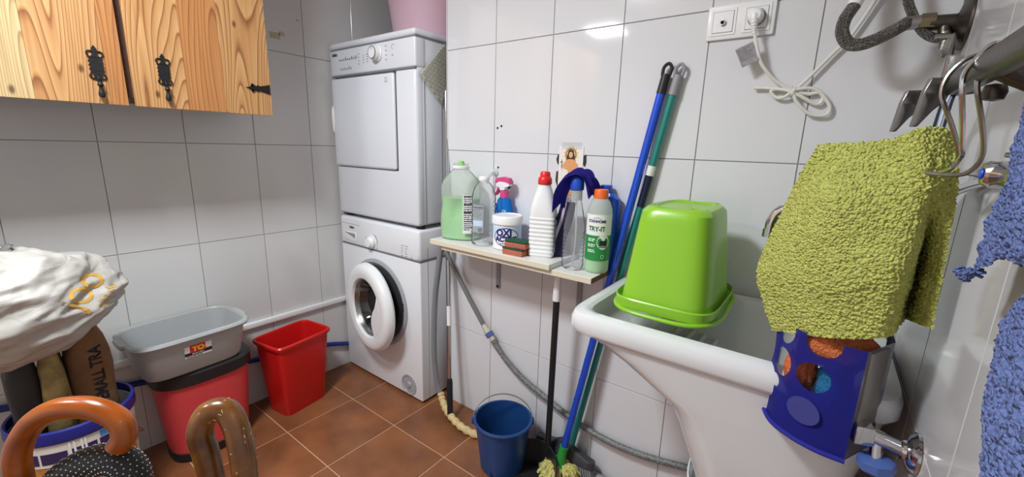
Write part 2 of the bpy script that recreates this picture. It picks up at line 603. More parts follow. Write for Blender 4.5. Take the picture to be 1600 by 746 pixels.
def ring_flat(cx, cy, a, b, w, z=0.0, n=36, t0=0, t1=2 * PI, bm=None):
    bm = bm or bmesh.new()
    full = abs(t1 - t0 - 2 * PI) < 1e-6
    m = n if full else n + 1
    o = [bm.verts.new((cx + a * math.cos(t0 + (t1 - t0) * i / n), cy + b * math.sin(t0 + (t1 - t0) * i / n), z)) for i in range(m)]
    q = [bm.verts.new((cx + (a - w) * math.cos(t0 + (t1 - t0) * i / n), cy + (b - w) * math.sin(t0 + (t1 - t0) * i / n), z)) for i in range(m)]
    for i in range(n):
        k = (i + 1) % m
        bm.faces.new((o[i], o[k], q[k], q[i]))
    return bm


def text_lines(x0, x1, y1, rows, h, gap, rng, bm=None, fill=0.85):
    """rows of small print too small to read"""
    bm = bm or bmesh.new()
    for r in range(rows):
        y = y1 - r * (h + gap)
        x = x0
        end = x0 + (x1 - x0) * rng.uniform(fill - 0.2, 1)
        while x < end:
            w = min(rng.uniform(0.6, 2.2) * h * 2, end - x)
            flat_rect(x, x + w, y - h, y, 0, 2, 1, bm)
            x += w + h * 0.7
    return bm


FRONT = lambda x, y, z: frame((x, y, z), (1, 0, 0), (0, 0, 1))     # faces -y
RIGHT = lambda x, y, z: frame((x, y, z), (0, 1, 0), (0, 0, 1))     # faces +x

def rescale(root, fxy, fz, dx=0, dy=0, dz=0):
    """resize a finished thing about its base and shift it"""
    def go(o):
        for ch in o.children:
            ch.data.transform(Matrix.Diagonal((fxy, fxy, fz, 1)))
            go(ch)
    go(root)
    root.location += Vector((dx, dy, dz))


# ------------------------------------------------------------------ setting
ZR = [-0.007, 0.393, 0.793, 1.1925, 1.592, 1.992, 2.30]
XC = 1.27          # right wall plane
G = 0.0011         # half joint


def tile_field(wall, u_edges, v_edges, place, m, th=0.006, g=G, tilt=0.0015, rng=random.Random(3)):
    """one shared bevelled tile mesh per size; each tile its own object"""
    cache = {}
    for i in range(len(u_edges) - 1):
        for j in range(len(v_edges) - 1):
            u0, u1, v0, v1 = u_edges[i] + g, u_edges[i + 1] - g, v_edges[j] + g, v_edges[j + 1] - g
            key = (round(u1 - u0, 4), round(v1 - v0, 4))
            if key not in cache:
                w, h = key
                bm = bmesh.new()
                b = 0.0010
                lo_ = [(-w / 2, -h / 2), (w / 2, -h / 2), (w / 2, h / 2), (-w / 2, h / 2)]
                r0 = [bm.verts.new((x, y, -th)) for x, y in lo_]
                r1 = [bm.verts.new((x, y, -b)) for x, y in lo_]
                r2 = [bm.verts.new((x - math.copysign(b, x), y - math.copysign(b, y), 0)) for x, y in lo_]
                for k in range(4):
                    n = (k + 1) % 4
                    bm.faces.new((r0[k], r0[n], r1[n], r1[k]))
                    bm.faces.new((r1[k], r1[n], r2[n], r2[k]))
                bm.faces.new(r2)
                me = bpy.data.meshes.new('tile')
                bm.to_mesh(me)
                bm.free()
                me.materials.append(m)
                cache[key] = me
            o = bpy.data.objects.new('tile', cache[key])
            o.parent = wall
            mx = place((u0 + u1) / 2, (v0 + v1) / 2)
            mx = mx @ Matrix.Rotation(rng.uniform(-tilt, tilt), 4, 'X') @ Matrix.Rotation(rng.uniform(-tilt, tilt), 4, 'Y')
            o.matrix_local = mx
            COL.objects.link(o)


def struct(name, bm, m):
    return obj(name, bm, m, kind='structure', smooth=False)


floor = struct('floor', box(-0.93, XC + 0.02, -3.02, 0.5, -0.06, -0.002), M['floor_grout'])
fx = [-0.911, -0.58] + [-0.58 + 0.3112 * i for i in range(1, 6)] + [XC]
fy = [-0.30 + 0.3112 * i for i in range(-9, 3)]
fy = [-3.0] + [v for v in fy if -2.95 < v < 0.4] + [0.45]
tile_field(floor, fx, fy, lambda u, v: Matrix.Translation((u, v, 0)), M['floor_tile'], g=0.0022, tilt=0.0006)

wall_back = struct('wall_back', box(-0.231, XC + 0.1, 0.004, 0.46, -0.06, 2.30), M['grout'])
be = [-0.226 + 0.2514 * i for i in range(0, 6)] + [XC]
be[0] = -0.2305
tile_field(wall_back, be, ZR, lambda u, v: frame((u, 0, v), (1, 0, 0), (0, 0, 1)), M['tile_white'])

wall_left = struct('wall_left', box(-1.0, -0.915, -3.02, 0.5, -0.06, 2.30), M['grout'])
le = [-3.0] + [-1.234 + 0.2488 * j for j in range(-6, 7)] + [0.45]
tile_field(wall_left, le, ZR, lambda u, v: frame((-0.911, u, v), (0, 1, 0), (0, 0, 1)), M['tile_grey'])

wall_right = struct('wall_right', box(XC + 0.004, XC + 0.1, -3.02, 0.0, -0.06, 2.30), M['grout'])
ce = [-3.0] + [-0.385 - 0.2514 * k for k in range(10, -2, -1)] + [-0.0005]
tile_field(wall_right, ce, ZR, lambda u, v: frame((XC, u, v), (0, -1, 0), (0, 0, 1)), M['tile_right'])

struct('wall_niche', box(-0.93, -0.231, 0.45, 0.5, -0.06, 2.30), M['tile_white'])
struct('wall_front', box(-1.0, XC + 0.1, -3.1, -3.0, -0.06, 2.30), M['plaster'])
struct('ceiling', box(-1.0, XC + 0.1, -3.1, 0.5, 2.30, 2.36), M['plaster'])
struct('trim_1', box(-0.2335, -0.2305, -0.0015, 0.44, 0.0, 2.30), M['white_plastic'])

for k, (lp, ls, lw_) in enumerate(LAMPS):
    lamp = thing('ceiling_lamp', ['square white ceiling lamp hanging above the middle of the floor', 'smaller square white lamp added for the bright reflection in the back tiles'][k], 'lamp', (lp[0], lp[1], 2.30))
    h = ls / 2 + 0.02
    obj('housing', box(lp[0] - h, lp[0] + h, lp[1] - h, lp[1] + h, lp[2] + 0.005, lp[2] + 0.035, 0.005), M['white_plastic'], lamp)
    obj('stem', cyl((lp[0], lp[1], lp[2] + 0.03), (lp[0], lp[1], 2.30), 0.015), M['white_plastic'], lamp)

# holes and marks on the walls
for x, z in ((0.0416, 1.2841), (0.0603, 1.2912), (0.0488, 1.1328)):
    obj('drill_hole', lathe([(0.0001, 0.0008), (0.0042, 0.0006), (0.0046, 0)], 12, FRONT(x, -0.0002, z)), M['black_dot'], wall_back)
for (y, z, w, h) in ((-0.365, 1.656, 0.022, 0.026), (-0.335, 1.668, 0.012, 0.018), (-0.2591, 1.7401, 0.007, 0.007)):
    obj('glue_mark', box(-0.9112, -0.9102, y - w, y + w, z - h / 2, z + h / 2, 0.0004, 1), M['stain'], wall_left)

# white cable trunking low on the left wall and blue pipe under it
obj('trim_2', box(-0.911, -0.893, -1.30, -0.05, 0.372, 0.398, 0.004), M['white_plastic'], kind='structure', loc=(-0.911, -0.7, 0.38))
obj('blue_water_pipe', tube([(-0.895, -1.35, 0.36), (-0.895, -1.05, 0.30), (-0.895, -0.7, 0.235), (-0.895, -0.4, 0.185), (-0.895, -0.234, 0.158), (-0.895, -0.09, 0.115), (-0.895, 0.1, 0.10)], 0.011, 12),
    M['pipe_blue'], label='dark blue water pipe running low along grey tiled wall behind the bins', cat='pipe', loc=(-0.895, -0.6, 0.2))

# ------------------------------------------------------------------ wall cabinet
CF = -0.60
cab = thing('wall_cabinet', 'pine wall cabinet with black iron handles hung above the white bag', 'cabinet', (-0.76, -0.94, 1.325))
obj('body', box(-0.909, CF - 0.022, -2.165, -0.537, 1.325, 1.98, 0.002, 1), M['cab_side'], cab)  # carcass lengthened out of view to shade the left wall


def scroll_handle(y, z, parent, s=1.0):
    fr = RIGHT(CF + 0.0005, y, z)
    bm = bmesh.new()
    plate = []
    for t in range(0, 41):      # wavy sided back plate
        u = t / 40
        plate.append((0.0145 * s * (1 + 0.10 * math.sin(u * 26)), 0.022 * s - 0.044 * s * u))
    plate += [(-x, yy) for x, yy in reversed(plate)]
    join(bm, extr(plate, 0.003, fr))
    join(bm, extr([(0, 0.052 * s), (0.006 * s, 0.042 * s), (0.004 * s, 0.030 * s), (0.010 * s, 0.02 * s), (-0.010 * s, 0.02 * s), (-0.004 * s, 0.030 * s), (-0.006 * s, 0.042 * s)], 0.004, fr))
    join(bm, extr([(0.011 * s, -0.02 * s), (0.008 * s, -0.036 * s), (0.003 * s, -0.046 * s), (-0.003 * s, -0.046 * s), (-0.008 * s, -0.036 * s), (-0.011 * s, -0.02 * s)], 0.004, fr))
    for sg in (-1, 1):
        for cy_, a0, a1 in ((0.028, -60, 200), (-0.030, -200, 60)):
            pts = []
            for q in range(9):
                a = math.radians(a0 + (a1 - a0) * q / 8)
                rr = 0.0095 * s * (1 - 0.06 * q) if cy_ < 0 else 0.0095 * s * (0.55 + 0.06 * q)
                pts.append(fr @ Vector((sg * (0.0105 * s + rr * math.cos(a)), cy_ * s + rr * math.sin(a), 0.002)))
            join(bm, tube(pts, 0.0021 * s, 6, 4))
    h = obj('handle', bm, M['black_iron'], parent)
    drop = lathe([(0.0005, 0.002), (0.005, 0), (0.0035, -0.006), (0.0055, -0.010), (0.0075, -0.014), (0.0045, -0.018), (0.004, -0.024), (0.0062, -0.032), (0.0078, -0.040), (0.006, -0.047), (0.0005, -0.049)], 14)
    xf(drop, Matrix.Translation((CF + 0.012, y, z - 0.04 * s)) @ Matrix.Scale(s, 4))
    obj('drop_pull', drop, M['black_iron'], parent)
    obj('rivet', cyl((CF + 0.002, y, z - 0.030 * s), (CF + 0.012, y, z - 0.040 * s), 0.003, 8), M['black_iron'], parent)


def cab_door(y0, y1, splits, mats, hy, hz, hs):
    d = obj('door', box(CF - 0.020, CF - 0.006, y0 + 0.002, y1 - 0.002, 1.304, 1.975), M['cab_side'], cab)
    ed = [y0] + splits + [y1]
    for i in range(len(ed) - 1):
        bm = box(CF - 0.012, CF, ed[i] + 0.0002, ed[i + 1] - 0.0002, 1.302, 1.977, 0.0006, 1)
        p = obj('plank', bm, M[mats[i]], d)
        c = Vector((CF, (ed[i] + ed[i + 1]) / 2, 1.302))
        p.data.transform(Matrix.Translation(origin_of(d) - c))
        p.location = c - origin_of(d)
    scroll_handle(hy, hz, d, hs)
    return d


d1 = cab_door(-1.342, -0.953, [-1.255, -1.14, -0.992], ['pine_b', 'pine_b', 'pine_a', 'pine_c'], -1.011, 1.407, 1.0)
d2 = cab_door(-0.937, -0.543, [-0.803, -0.696], ['pine_a', 'pine_c', 'pine_a'], -0.858, 1.412, 1.0)
cab_door(-1.752, -1.345, [-1.62, -1.48], ['pine_a', 'pine_b', 'pine_c'], -1.40, 1.407, 1.0)  # unseen door added on the lengthened, shading stretch
cab_door(-2.162, -1.756, [-2.02, -1.90], ['pine_b', 'pine_a', 'pine_c'], -2.10, 1.407, 1.0)  # second added door, out of view on the same stretch
fr = RIGHT(CF + 0.0005, -0.548, 1.394)
hb = extr([(0, 0.018), (-0.006, 0.015), (-0.034, 0.008), (-0.040, 0.012), (-0.046, 0.007), (-0.054, 0.012), (-0.060, 0.016), (-0.056, 0.006), (-0.066, 0.004), (-0.080, 0), (-0.066, -0.004), (-0.056, -0.006), (-0.060, -0.016), (-0.054, -0.012), (-0.046, -0.007), (-0.040, -0.012), (-0.034, -0.008), (-0.006, -0.015), (0, -0.018)], 0.003, fr)
obj('hinge', hb, M['black_iron'], d2)

# ------------------------------------------------------------------ washing machine
WX0, WX1, WY = -0.892, -0.285, -0.12
ws = thing('washing_machine', 'white front loading washing machine with round door ajar on the tiled floor', 'washing machine', (-0.588, 0.14, 0))
wb = obj('body', box(WX0, WX1, WY, 0.42, 0.012, 0.7015, 0.006, 3), M['appliance'], ws)
obj('side_seam', box(WX1 - 0.0008, WX1 + 0.0005, WY + 0.045, WY + 0.047, 0.02, 0.76), M['print_grey'], wb)
for fx_, fy_ in ((WX0 + 0.05, WY + 0.05), (WX1 - 0.05, WY + 0.05), (WX0 + 0.05, 0.36), (WX1 - 0.05, 0.36)):
    obj('foot', cyl((fx_, fy_, 0), (fx_, fy_, 0.02), 0.022), M['rubber_black'], ws)
pan = obj('control_panel', box(WX0, WX1, WY - 0.003, 0.42, 0.702, 0.846, 0.014, 3), M['appliance'], ws)
obj('seam', box(WX0 + 0.004, WX1 + 0.0006, WY - 0.0012, WY + 0.3, 0.7005, 0.7035), M['print_grey'], pan)
obj('top_line', box(WX0 + 0.01, WX0 + 0.17, WY - 0.0036, WY, 0.8095, 0.811), M['print_grey'], pan)
dr = obj('detergent_drawer', box(-0.862, -0.752, WY - 0.006, WY, 0.722, 0.772, 0.004), M['white_plastic'], ws)
obj('drawer_grip', extr([(-0.045, 0.012), (0.045, 0.012), (0.045, -0.012), (0.02, -0.004)], 0.0012, FRONT(-0.807, WY - 0.0062, 0.752)), M['grey_plastic'], dr)
kn = obj('program_knob', lathe([(0.030, 0), (0.030, 0.012), (0.024, 0.018), (0.021, 0.026), (0.0001, 0.027)], 32, FRONT(-0.628, WY - 0.003, 0.742)), M['white_plastic'], ws)
kn.data.update()
bm = bmesh.new()
rng = random.Random(2)
for a in range(-200, 60, 18):
    t = math.radians(a)
    r0 = 0.040
    w = rng.uniform(0.006, 0.016)
    q = flat_rect(0, w, -0.0012, 0.0012)
    xf(q, Matrix.Translation((r0 * math.cos(t) - (w if math.cos(t) < 0 else 0), r0 * math.sin(t), 0)))
    join(bm, q)
ring_flat(0, 0, 0.047, 0.047, 0.0025, 0, 16, math.radians(-5), math.radians(70), bm)
for r in range(5):
    for c in range(2):
        flat_rect(0.22 + c * 0.028, 0.22 + c * 0.028 + rng.uniform(0.010, 0.022), 0.02 - r * 0.012, 0.0225 - r * 0.012, 0, 2, 1, bm)
ring_flat(0.285, -0.022, 0.011, 0.011, 0.0015, 0, 20, -2.6, 1.0, bm)
ring_flat(0.330, -0.018, 0.011, 0.011, 0.0015, 0, 20, -2.6, 1.0, bm)
for c in range(6):
    flat_rect(0.27 + c * 0.012, 0.279 + c * 0.012, -0.039, -0.0365, 0, 2, 1, bm)
xf(bm, FRONT(-0.628, WY - 0.0036, 0.742))
obj('panel_print', bm, M['print_grey'], pan, kind='stuff')
obj('lettering', text_bm('beko', 0.020, FRONT(-0.79, WY - 0.0036, 0.794), bold=0.0006), M['print_black'], pan)
# porthole
pc = Vector((-0.598, WY, 0.440))
ax = FRONT(pc.x, pc.y, pc.z)
obj('bezel', lathe([(0.222, 0), (0.220, 0.006), (0.206, 0.010), (0.192, 0.002)], 64, ax), M['bezel'], ws)
obj('gasket', lathe([(0.193, 0.0015), (0.17, 0.012), (0.165, 0.004), (0.0001, 0.002)], 64, ax), M['gasket'], ws)
obj('latch', box(-0.400, -0.394, WY - 0.011, WY - 0.008, 0.445, 0.485), M['gasket'], ws)
TH = math.radians(9)
hinge = Matrix.Translation((-0.792, WY - 0.016, 0.438)) @ Matrix.Rotation(-TH, 4, 'Z') @ Matrix.Translation((0.218, 0, 0)) @ Matrix.Rotation(PI / 2, 4, 'X')
door = obj('door', lathe([(0.155, -0.008), (0.208, -0.006), (0.217, 0.006), (0.215, 0.024), (0.206, 0.036), (0.192, 0.042), (0.165, 0.043), (0.147, 0.038), (0.138, 0.024), (0.137, 0.0)], 72, hinge), M['white_plastic'], ws)
obj('glass_bowl', lathe([(0.142, 0.020), (0.130, 0.004), (0.114, -0.03), (0.08, -0.055), (0.0001, -0.062)], 56, hinge), M['glass_dark'], door)
obj('glass_rim', lathe([(0.1425, 0.022), (0.138, 0.028), (0.131, 0.018), (0.128, 0.006)], 56, hinge), M['drum'], door)
tab = []
for i in range(25):
    a = math.radians(35 - 85 * i / 24)
    tab.append((0.150 * math.cos(a), 0.150 * math.sin(a)))
inner = [(0.084, -0.115), (0.066, -0.080), (0.062, -0.040), (0.078, 0.0), (0.100, 0.030), (0.116, 0.065)]
tab += [tuple(p[:2]) for p in catmull([(x, y, 0) for x, y in inner], 5)]
grp = extr(tab, 0.018, hinge @ Matrix.Translation((0, 0, 0.022)))
obj('door_grip', grp, M['white_plastic'], door)
obj('filter_port', lathe([(0.052, 0), (0.052, 0.004), (0.045, 0.004), (0.043, 0.001)], 32, FRONT(-0.380, WY, 0.070)), M['bezel'], ws)
obj('filter_cap', lathe([(0.044, 0.0008), (0.038, 0.001), (0.016, 0.002), (0.013, 0.008), (0.0001, 0.008)], 24, FRONT(-0.380, WY, 0.070)), M['bezel'], ws)

# ------------------------------------------------------------------ dryer on top
ds = thing('tumble_dryer', 'white tumble dryer stacked on top of the washing machine', 'dryer', (-0.588, 0.14, 0.85))
DY = WY - 0.002
obj('body', box(WX0 + 0.001, WX1 - 0.0032, DY + 0.006, 0.42, 0.864, 1.645, 0.012, 3), M['appliance_dry'], ds)
obj('front_panel', box(WX0, WX1 - 0.002, DY, DY + 0.045, 0.862, 1.514, 0.014, 3), M['appliance_dry'], ds)
dp = obj('control_panel', box(WX0 - 0.002, WX1, DY - 0.002, DY + 0.05, 1.518, 1.632, 0.008, 3), M['appliance_dry'], ds)
obj('top_plate', box(WX0 - 0.003, WX1 + 0.001, DY - 0.004, 0.425, 1.635, 1.664, 0.012, 3), M['appliance_dry'], ds)
for a in (-0.86, -0.32):
    for b in (-0.08, 0.36):
        obj('foot', cyl((a, b, 0.846), (a, b, 0.866), 0.02), M['rubber_black'], ds)
obj('panel_seam', box(WX0 + 0.006, WX1 - 0.006, DY - 0.0006, DY + 0.044, 1.5125, 1.5195), M['print_grey'], ds)
obj('top_seam', box(WX0 + 0.004, WX1 - 0.001, DY + 0.001, 0.41, 1.631, 1.637), M['print_grey'], ds)
obj('front_seam', box(WX1 - 0.004, WX1 - 0.0016, DY + 0.045, DY + 0.047, 0.87, 1.516), M['print_grey'], ds)
obj('side_crease', box(WX1 - 0.004, WX1 - 0.0014, DY + 0.14, DY + 0.142, 0.88, 1.44), M['bezel'], ds)
obj('door_gap', box(-0.862, -0.409, DY - 0.0006, DY + 0.004, 1.096, 1.5085, 0.0002, 1), M['seam'], ds)
dd = obj('door', box(-0.880, -0.4135, DY - 0.012, DY + 0.002, 1.1005, 1.504, 0.010, 3), M['appliance_dry'], ds)
obj('door_handle', xf(lathe([(0.0001, 0.012), (0.028, 0.008), (0.034, 0), (0.03, -0.01)], 28), Matrix.Translation((-0.885, DY - 0.004, 1.32)) @ Matrix.Rotation(PI / 2, 4, 'X') @ Matrix.Rotation(-0.5, 4, 'Y') @ Matrix.Diagonal((0.45, 2.0, 1, 1))), M['white_plastic'], dd)
sy = bmesh.new()
ring_flat(0, 0, 0.009, 0.009, 0.002, 0, 20, -1.1, PI + 1.1, sy)
flat_rect(-0.011, 0.011, -0.011, -0.009, 0, 2, 1, sy)
obj('door_symbol', xf(sy, FRONT(-0.462, DY - 0.0125, 1.478)), M['print_grey'], dd)
dk = obj('program_knob', lathe([(0.034, 0), (0.034, 0.006), (0.030, 0.010), (0.027, 0.028), (0.0245, 0.031), (0.0001, 0.0315)], 36, FRONT(-0.525, DY - 0.002, 1.588)), M['white_plastic'], ds)
obj('knob_ring', lathe([(0.0268, 0.0295), (0.0255, 0.0318), (0.0235, 0.0325), (0.0232, 0.031)], 36, FRONT(-0.525, DY - 0.002, 1.588)), M['print_grey'], dk)
obj('pointer', box(-0.5258, -0.5242, DY - 0.0345, DY - 0.033, 1.600, 1.610), M['print_grey'], dk)
bm = bmesh.new()
rng = random.Random(5)
for cx_, n_ in ((-0.28, 7), (-0.135, 4)):
    pass
for i in range(9):
    flat_rect(-0.29 + i * 0.016, -0.282 + i * 0.016, -0.004, 0.004 + (0.006 if i in (3, 6) else 0), 0, 2, 1, bm)
    if i < 7:
        flat_rect(-0.285 + i * 0.014, -0.279 + i * 0.014, -0.044, -0.036 + (0.006 if i == 5 else 0), 0, 2, 1, bm)
for i in range(2):
    flat_rect(-0.17 + i * 0.012, -0.161 + i * 0.012, 0.006, 0.009, 0, 2, 1, bm)
for i in range(4):
    flat_rect(-0.140, -0.134, 0.012 - i * 0.014, 0.017 - i * 0.014, 0, 2, 1, bm)
    flat_rect(-0.105, -0.099, 0.004 - i * 0.010, 0.008 - i * 0.010, 0, 2, 1, bm)
    flat_rect(-0.080, -0.070, 0.006 - i * 0.010, 0.009 - i * 0.010, 0, 2, 1, bm)
    flat_rect(0.052, 0.062, 0.026 - i * 0.018, 0.029 - i * 0.018, 0, 2, 1, bm)
ring_flat(0.105, 0.02, 0.011, 0.011, 0.0014, 0, 20, 0.2, 4.6, bm)
flat_rect(0.095, 0.104, -0.014, -0.010, 0, 2, 1, bm)
xf(bm, FRONT(-0.525, DY - 0.0026, 1.585))
obj('panel_print', bm, M['print_grey'], dp, kind='stuff')
obj('lettering', text_bm('beko', 0.021, FRONT(-0.852, DY - 0.0026, 1.612), bold=0.0008), M['print_black'], dp)

# pink basin on the dryer
pb = thing('pink_bucket', 'large dusty pink plastic bucket standing on top of the white dryer', 'bucket', (-0.46, 0.16, 1.664))
pcx, pcy = -0.47, 0.155
bm = loft([(pcx, pcy, 1.668, 0.165, 0.165, 2), (pcx, pcy, 1.664, 0.175, 0.175, 2), (pcx, pcy, 1.68, 0.182, 0.182, 2), (pcx, pcy, 1.96, 0.222, 0.222, 2), (pcx, pcy, 2.0, 0.226, 0.226, 2), (pcx, pcy, 2.0, 0.220, 0.220, 2), (pcx, pcy, 1.69, 0.178, 0.178, 2)], 56)
obj('body', bm, M['pink'], pb)
obj('rim', loft([(pcx, pcy, 1.985, 0.224, 0.224, 2), (pcx, pcy, 1.985, 0.234, 0.234, 2), (pcx, pcy, 2.004, 0.234, 0.234, 2), (pcx, pcy, 2.006, 0.222, 0.222, 2)], 56, False, False), M['pink'], pb)

# upside-down flat mop between dryer and wall edge
fm = thing('flat_mop', 'upside down flat mop with grey honeycomb pad leaning between dryer and wall', 'mop', (-0.10, -0.122, 0))
P0, P1 = Vector((-0.100, -0.122, 0.0)), Vector((-0.262, 0.024, 1.44))
pole_at = lambda t: P0 + (P1 - P0) * t
pl_ = obj('pole', cyl(pole_at(0.13), pole_at(1), 0.0095), M['chrome'], fm)
obj('inner_pole', cyl(pole_at(0.12) + Vector((-0.010, 0.004, 0)), pole_at(0.54) + Vector((-0.010, 0.004, 0)), 0.0075), M['chrome_dull'], fm)
obj('grip', tube([pole_at(0), pole_at(0.02), pole_at(0.12), pole_at(0.135)], 0.012, 16, smooth=False, rfun=lambda t: 0.013 if 0.1 < t < 0.95 else 0.010), M['rubber_black'], fm)
obj('paper_band', cyl(pole_at(0.30), pole_at(0.36), 0.0103), M['label_white'], pl_)
obj('collar', cyl(pole_at(0.53), pole_at(0.57), 0.015), M['rubber_black'], fm)
e1 = Vector((0, -0.137, -0.14)).normalized()
e2 = Vector((0, 0.14, -0.137)).normalized()
A0 = Vector((-0.279, 0.032, 1.632))
fr = frame(A0, e1, e2)
zsgn = 1 if (fr.to_3x3() @ Vector((0, 0, 1))).x > 0 else -1
mpad = obj('pad', xf(box(0, 0.197, 0, 0.16, -0.004, 0.004, 0.004, 2), fr), M['mat_grey'], fm)
hexes = bmesh.new()
hs = 0.0105
r = 0
y = 0.008
while y < 0.155:
    x = 0.010 + (hs * 0.9 if r % 2 else 0)
    while x < 0.19:
        pts = [(x + hs * 0.92 * math.cos(PI / 6 + k * PI / 3), y + hs * 0.92 * math.sin(PI / 6 + k * PI / 3)) for k in range(6)]
        join(hexes, extr(pts, 0.0022 * zsgn, fr @ Matrix.Translation((0, 0, 0.0038 * zsgn))))
        x += hs * 1.8
    y += hs * 1.56
    r += 1
obj('honeycomb_relief', hexes, M['mat_grey'], mpad, kind='stuff')

# ------------------------------------------------------------------ shelf
SZ = 0.829
sh = thing('wall_shelf', 'white laminate wall shelf of two stacked boards holding the cleaning bottles', 'shelf', (0.22, -0.1, SZ - 0.018))
lb = obj('lower_board', box(-0.08, 0.568, -0.186, -0.001, SZ - 0.018, SZ, 0.0006, 1), M['laminate'], sh)
obj('edge_band', box(-0.0795, 0.5675, -0.1875, -0.1855, SZ - 0.018, SZ - 0.0012), M['laminate_edge'], lb)
obj('raw_end', box(0.5675, 0.569, -0.186, -0.001, SZ - 0.0175, SZ - 0.0008), M['chipboard'], lb)
ub = obj('upper_board', box(-0.132, 0.424, -0.198, -0.001, SZ, SZ + 0.018, 0.0006, 1), M['laminate'], sh)
obj('edge_band', box(-0.1315, 0.4235, -0.1995, -0.1975, SZ, SZ + 0.0168), M['laminate_edge'], ub)
for bx in (0.064, 0.44):
    b = obj('bracket', box(bx - 0.010, bx + 0.010, -0.006, -0.001, SZ - 0.195, SZ - 0.018, 0.001, 1), M['grey_plastic'], sh)
    obj('bracket_arm', box(bx - 0.009, bx + 0.009, -0.15, -0.004, SZ - 0.024, SZ - 0.018, 0.001, 1), M['grey_plastic'], b)
    obj('screw', cyl((bx, -0.009, SZ - 0.185), (bx, -0.005, SZ - 0.185), 0.005), M['black_dot'], b)
UZ = SZ + 0.018

CAMANG = lambda x, y: math.atan2(CAM.y - y, CAM.x - x)
rl = random.Random(11)

# softener jug
jx, jy = -0.035, -0.105
jg = thing('softener_jug', 'large milky jug half full of pale green liquid at left end of shelf', 'jug', (jx, jy, UZ))
yj = 0.35
prof = [(0.000, 0.058, 0.040), (0.006, 0.064, 0.046), (0.06, 0.066, 0.048), (0.10, 0.063, 0.047), (0.125, 0.060, 0.045), (0.15, 0.063, 0.046), (0.19, 0.063, 0.046), (0.215, 0.056, 0.043), (0.235, 0.040, 0.034), (0.248, 0.026, 0.024), (0.256, 0.023, 0.023), (0.272, 0.023, 0.023)]
jb = loft([(jx, jy, UZ + z, a, b, 2.6 if z < 0.2 else 2.2, yj) for z, a, b in prof], 48, True, False)
for v in jb.verts:      # finger dent at the front
    d = (v.co - Vector((jx + 0.02, jy - 0.046, UZ + 0.115)))
    k = math.exp(-(d.x / 0.022) ** 2 - (d.y / 0.04) ** 2 - (d.z / 0.045) ** 2)
    v.co.y += 0.022 * k
jbo = obj('body', jb, M['jug'], jg)
jlq = obj('liquid', loft([(jx, jy, UZ + z, a - 0.0008, b - 0.0008, 2.6, yj) for z, a, b in ((0.003, 0.06, 0.042), (0.008, 0.064, 0.046), (0.06, 0.066, 0.048), (0.08, 0.065, 0.0475), (0.10, 0.063, 0.047), (0.128, 0.060, 0.044), (0.150, 0.063, 0.045))], 48), M['liquid_green'], jg)
for v in jlq.data.vertices:
    w = v.co + Vector((jx, jy, UZ))
    d = (w - Vector((jx + 0.02, jy - 0.046, UZ + 0.115)))
    v.co.y += 0.022 * math.exp(-(d.x / 0.022) ** 2 - (d.y / 0.04) ** 2 - (d.z / 0.045) ** 2)
obj('neck_ring', lathe([(0.024, 0.252), (0.028, 0.254), (0.028, 0.262), (0.024, 0.264)], 32, Matrix.Translation((jx, jy, UZ))), M['white_plastic'], jg)
obj('cap', join(lathe([(0.012, 0.264), (0.0125, 0.270), (0.011, 0.274), (0.0001, 0.2745)], 28, Matrix.Translation((jx, jy, UZ))), box(jx - 0.006, jx + 0.011, jy - 0.004, jy + 0.004, UZ + 0.272, UZ + 0.280, 0.002)), M['cap_green'], jg)
lbm = wrap_cyl(flat_rect(-0.016, 0.022, -0.075, 0.06, 0.0, 12, 6), jx + 0.003, jy, UZ + 0.105, 0.0668, -0.62, 0.80)
jl = obj('label', lbm, M['label_white'], jg)
bm = text_lines(-0.013, 0.020, 0.056, 17, 0.0030, 0.0042, rl)
for yy in (0.058, 0.030, 0.002, -0.030, -0.052):
    flat_rect(-0.013, 0.020, yy - 0.003, yy, 0.0002, 6, 1, bm)
obj('lettering', wrap_cyl(bm, jx + 0.003, jy, UZ + 0.105, 0.0674, -0.62, 0.80), M['print_black'], jl)
hk = [(jx + 0.062, -0.045, UZ + 0.225), (jx + 0.070, -0.045, UZ + 0.245), (jx + 0.075, -0.030, UZ + 0.262), (jx + 0.073, -0.008, UZ + 0.265)]
shk = thing('suction_hook', 'small clear suction hook stuck on tile behind the milky jug', 'hook', (jx + 0.07, -0.02, UZ + 0.25))
obj('hook', tube(hk, 0.006, 8, 5), M['pet_frost'], shk)
obj('suction_cup', lathe([(0.016, 0), (0.012, 0.006), (0.005, 0.01)], 20, FRONT(jx + 0.073, -0.001, UZ + 0.265)), M['pet_frost'], shk)

rescale(jg, 1.22, 1.10, -0.024, 0.006)


def ribbed(z0, z1, r, n, d):
    out = []
    for i in range(n):
        a = z0 + (z1 - z0) * i / n
        h = (z1 - z0) / n
        out += [(r, a + 0.15 * h), (r, a + 0.55 * h), (r - d, a + 0.75 * h), (r - d, a + 0.92 * h)]
    return out


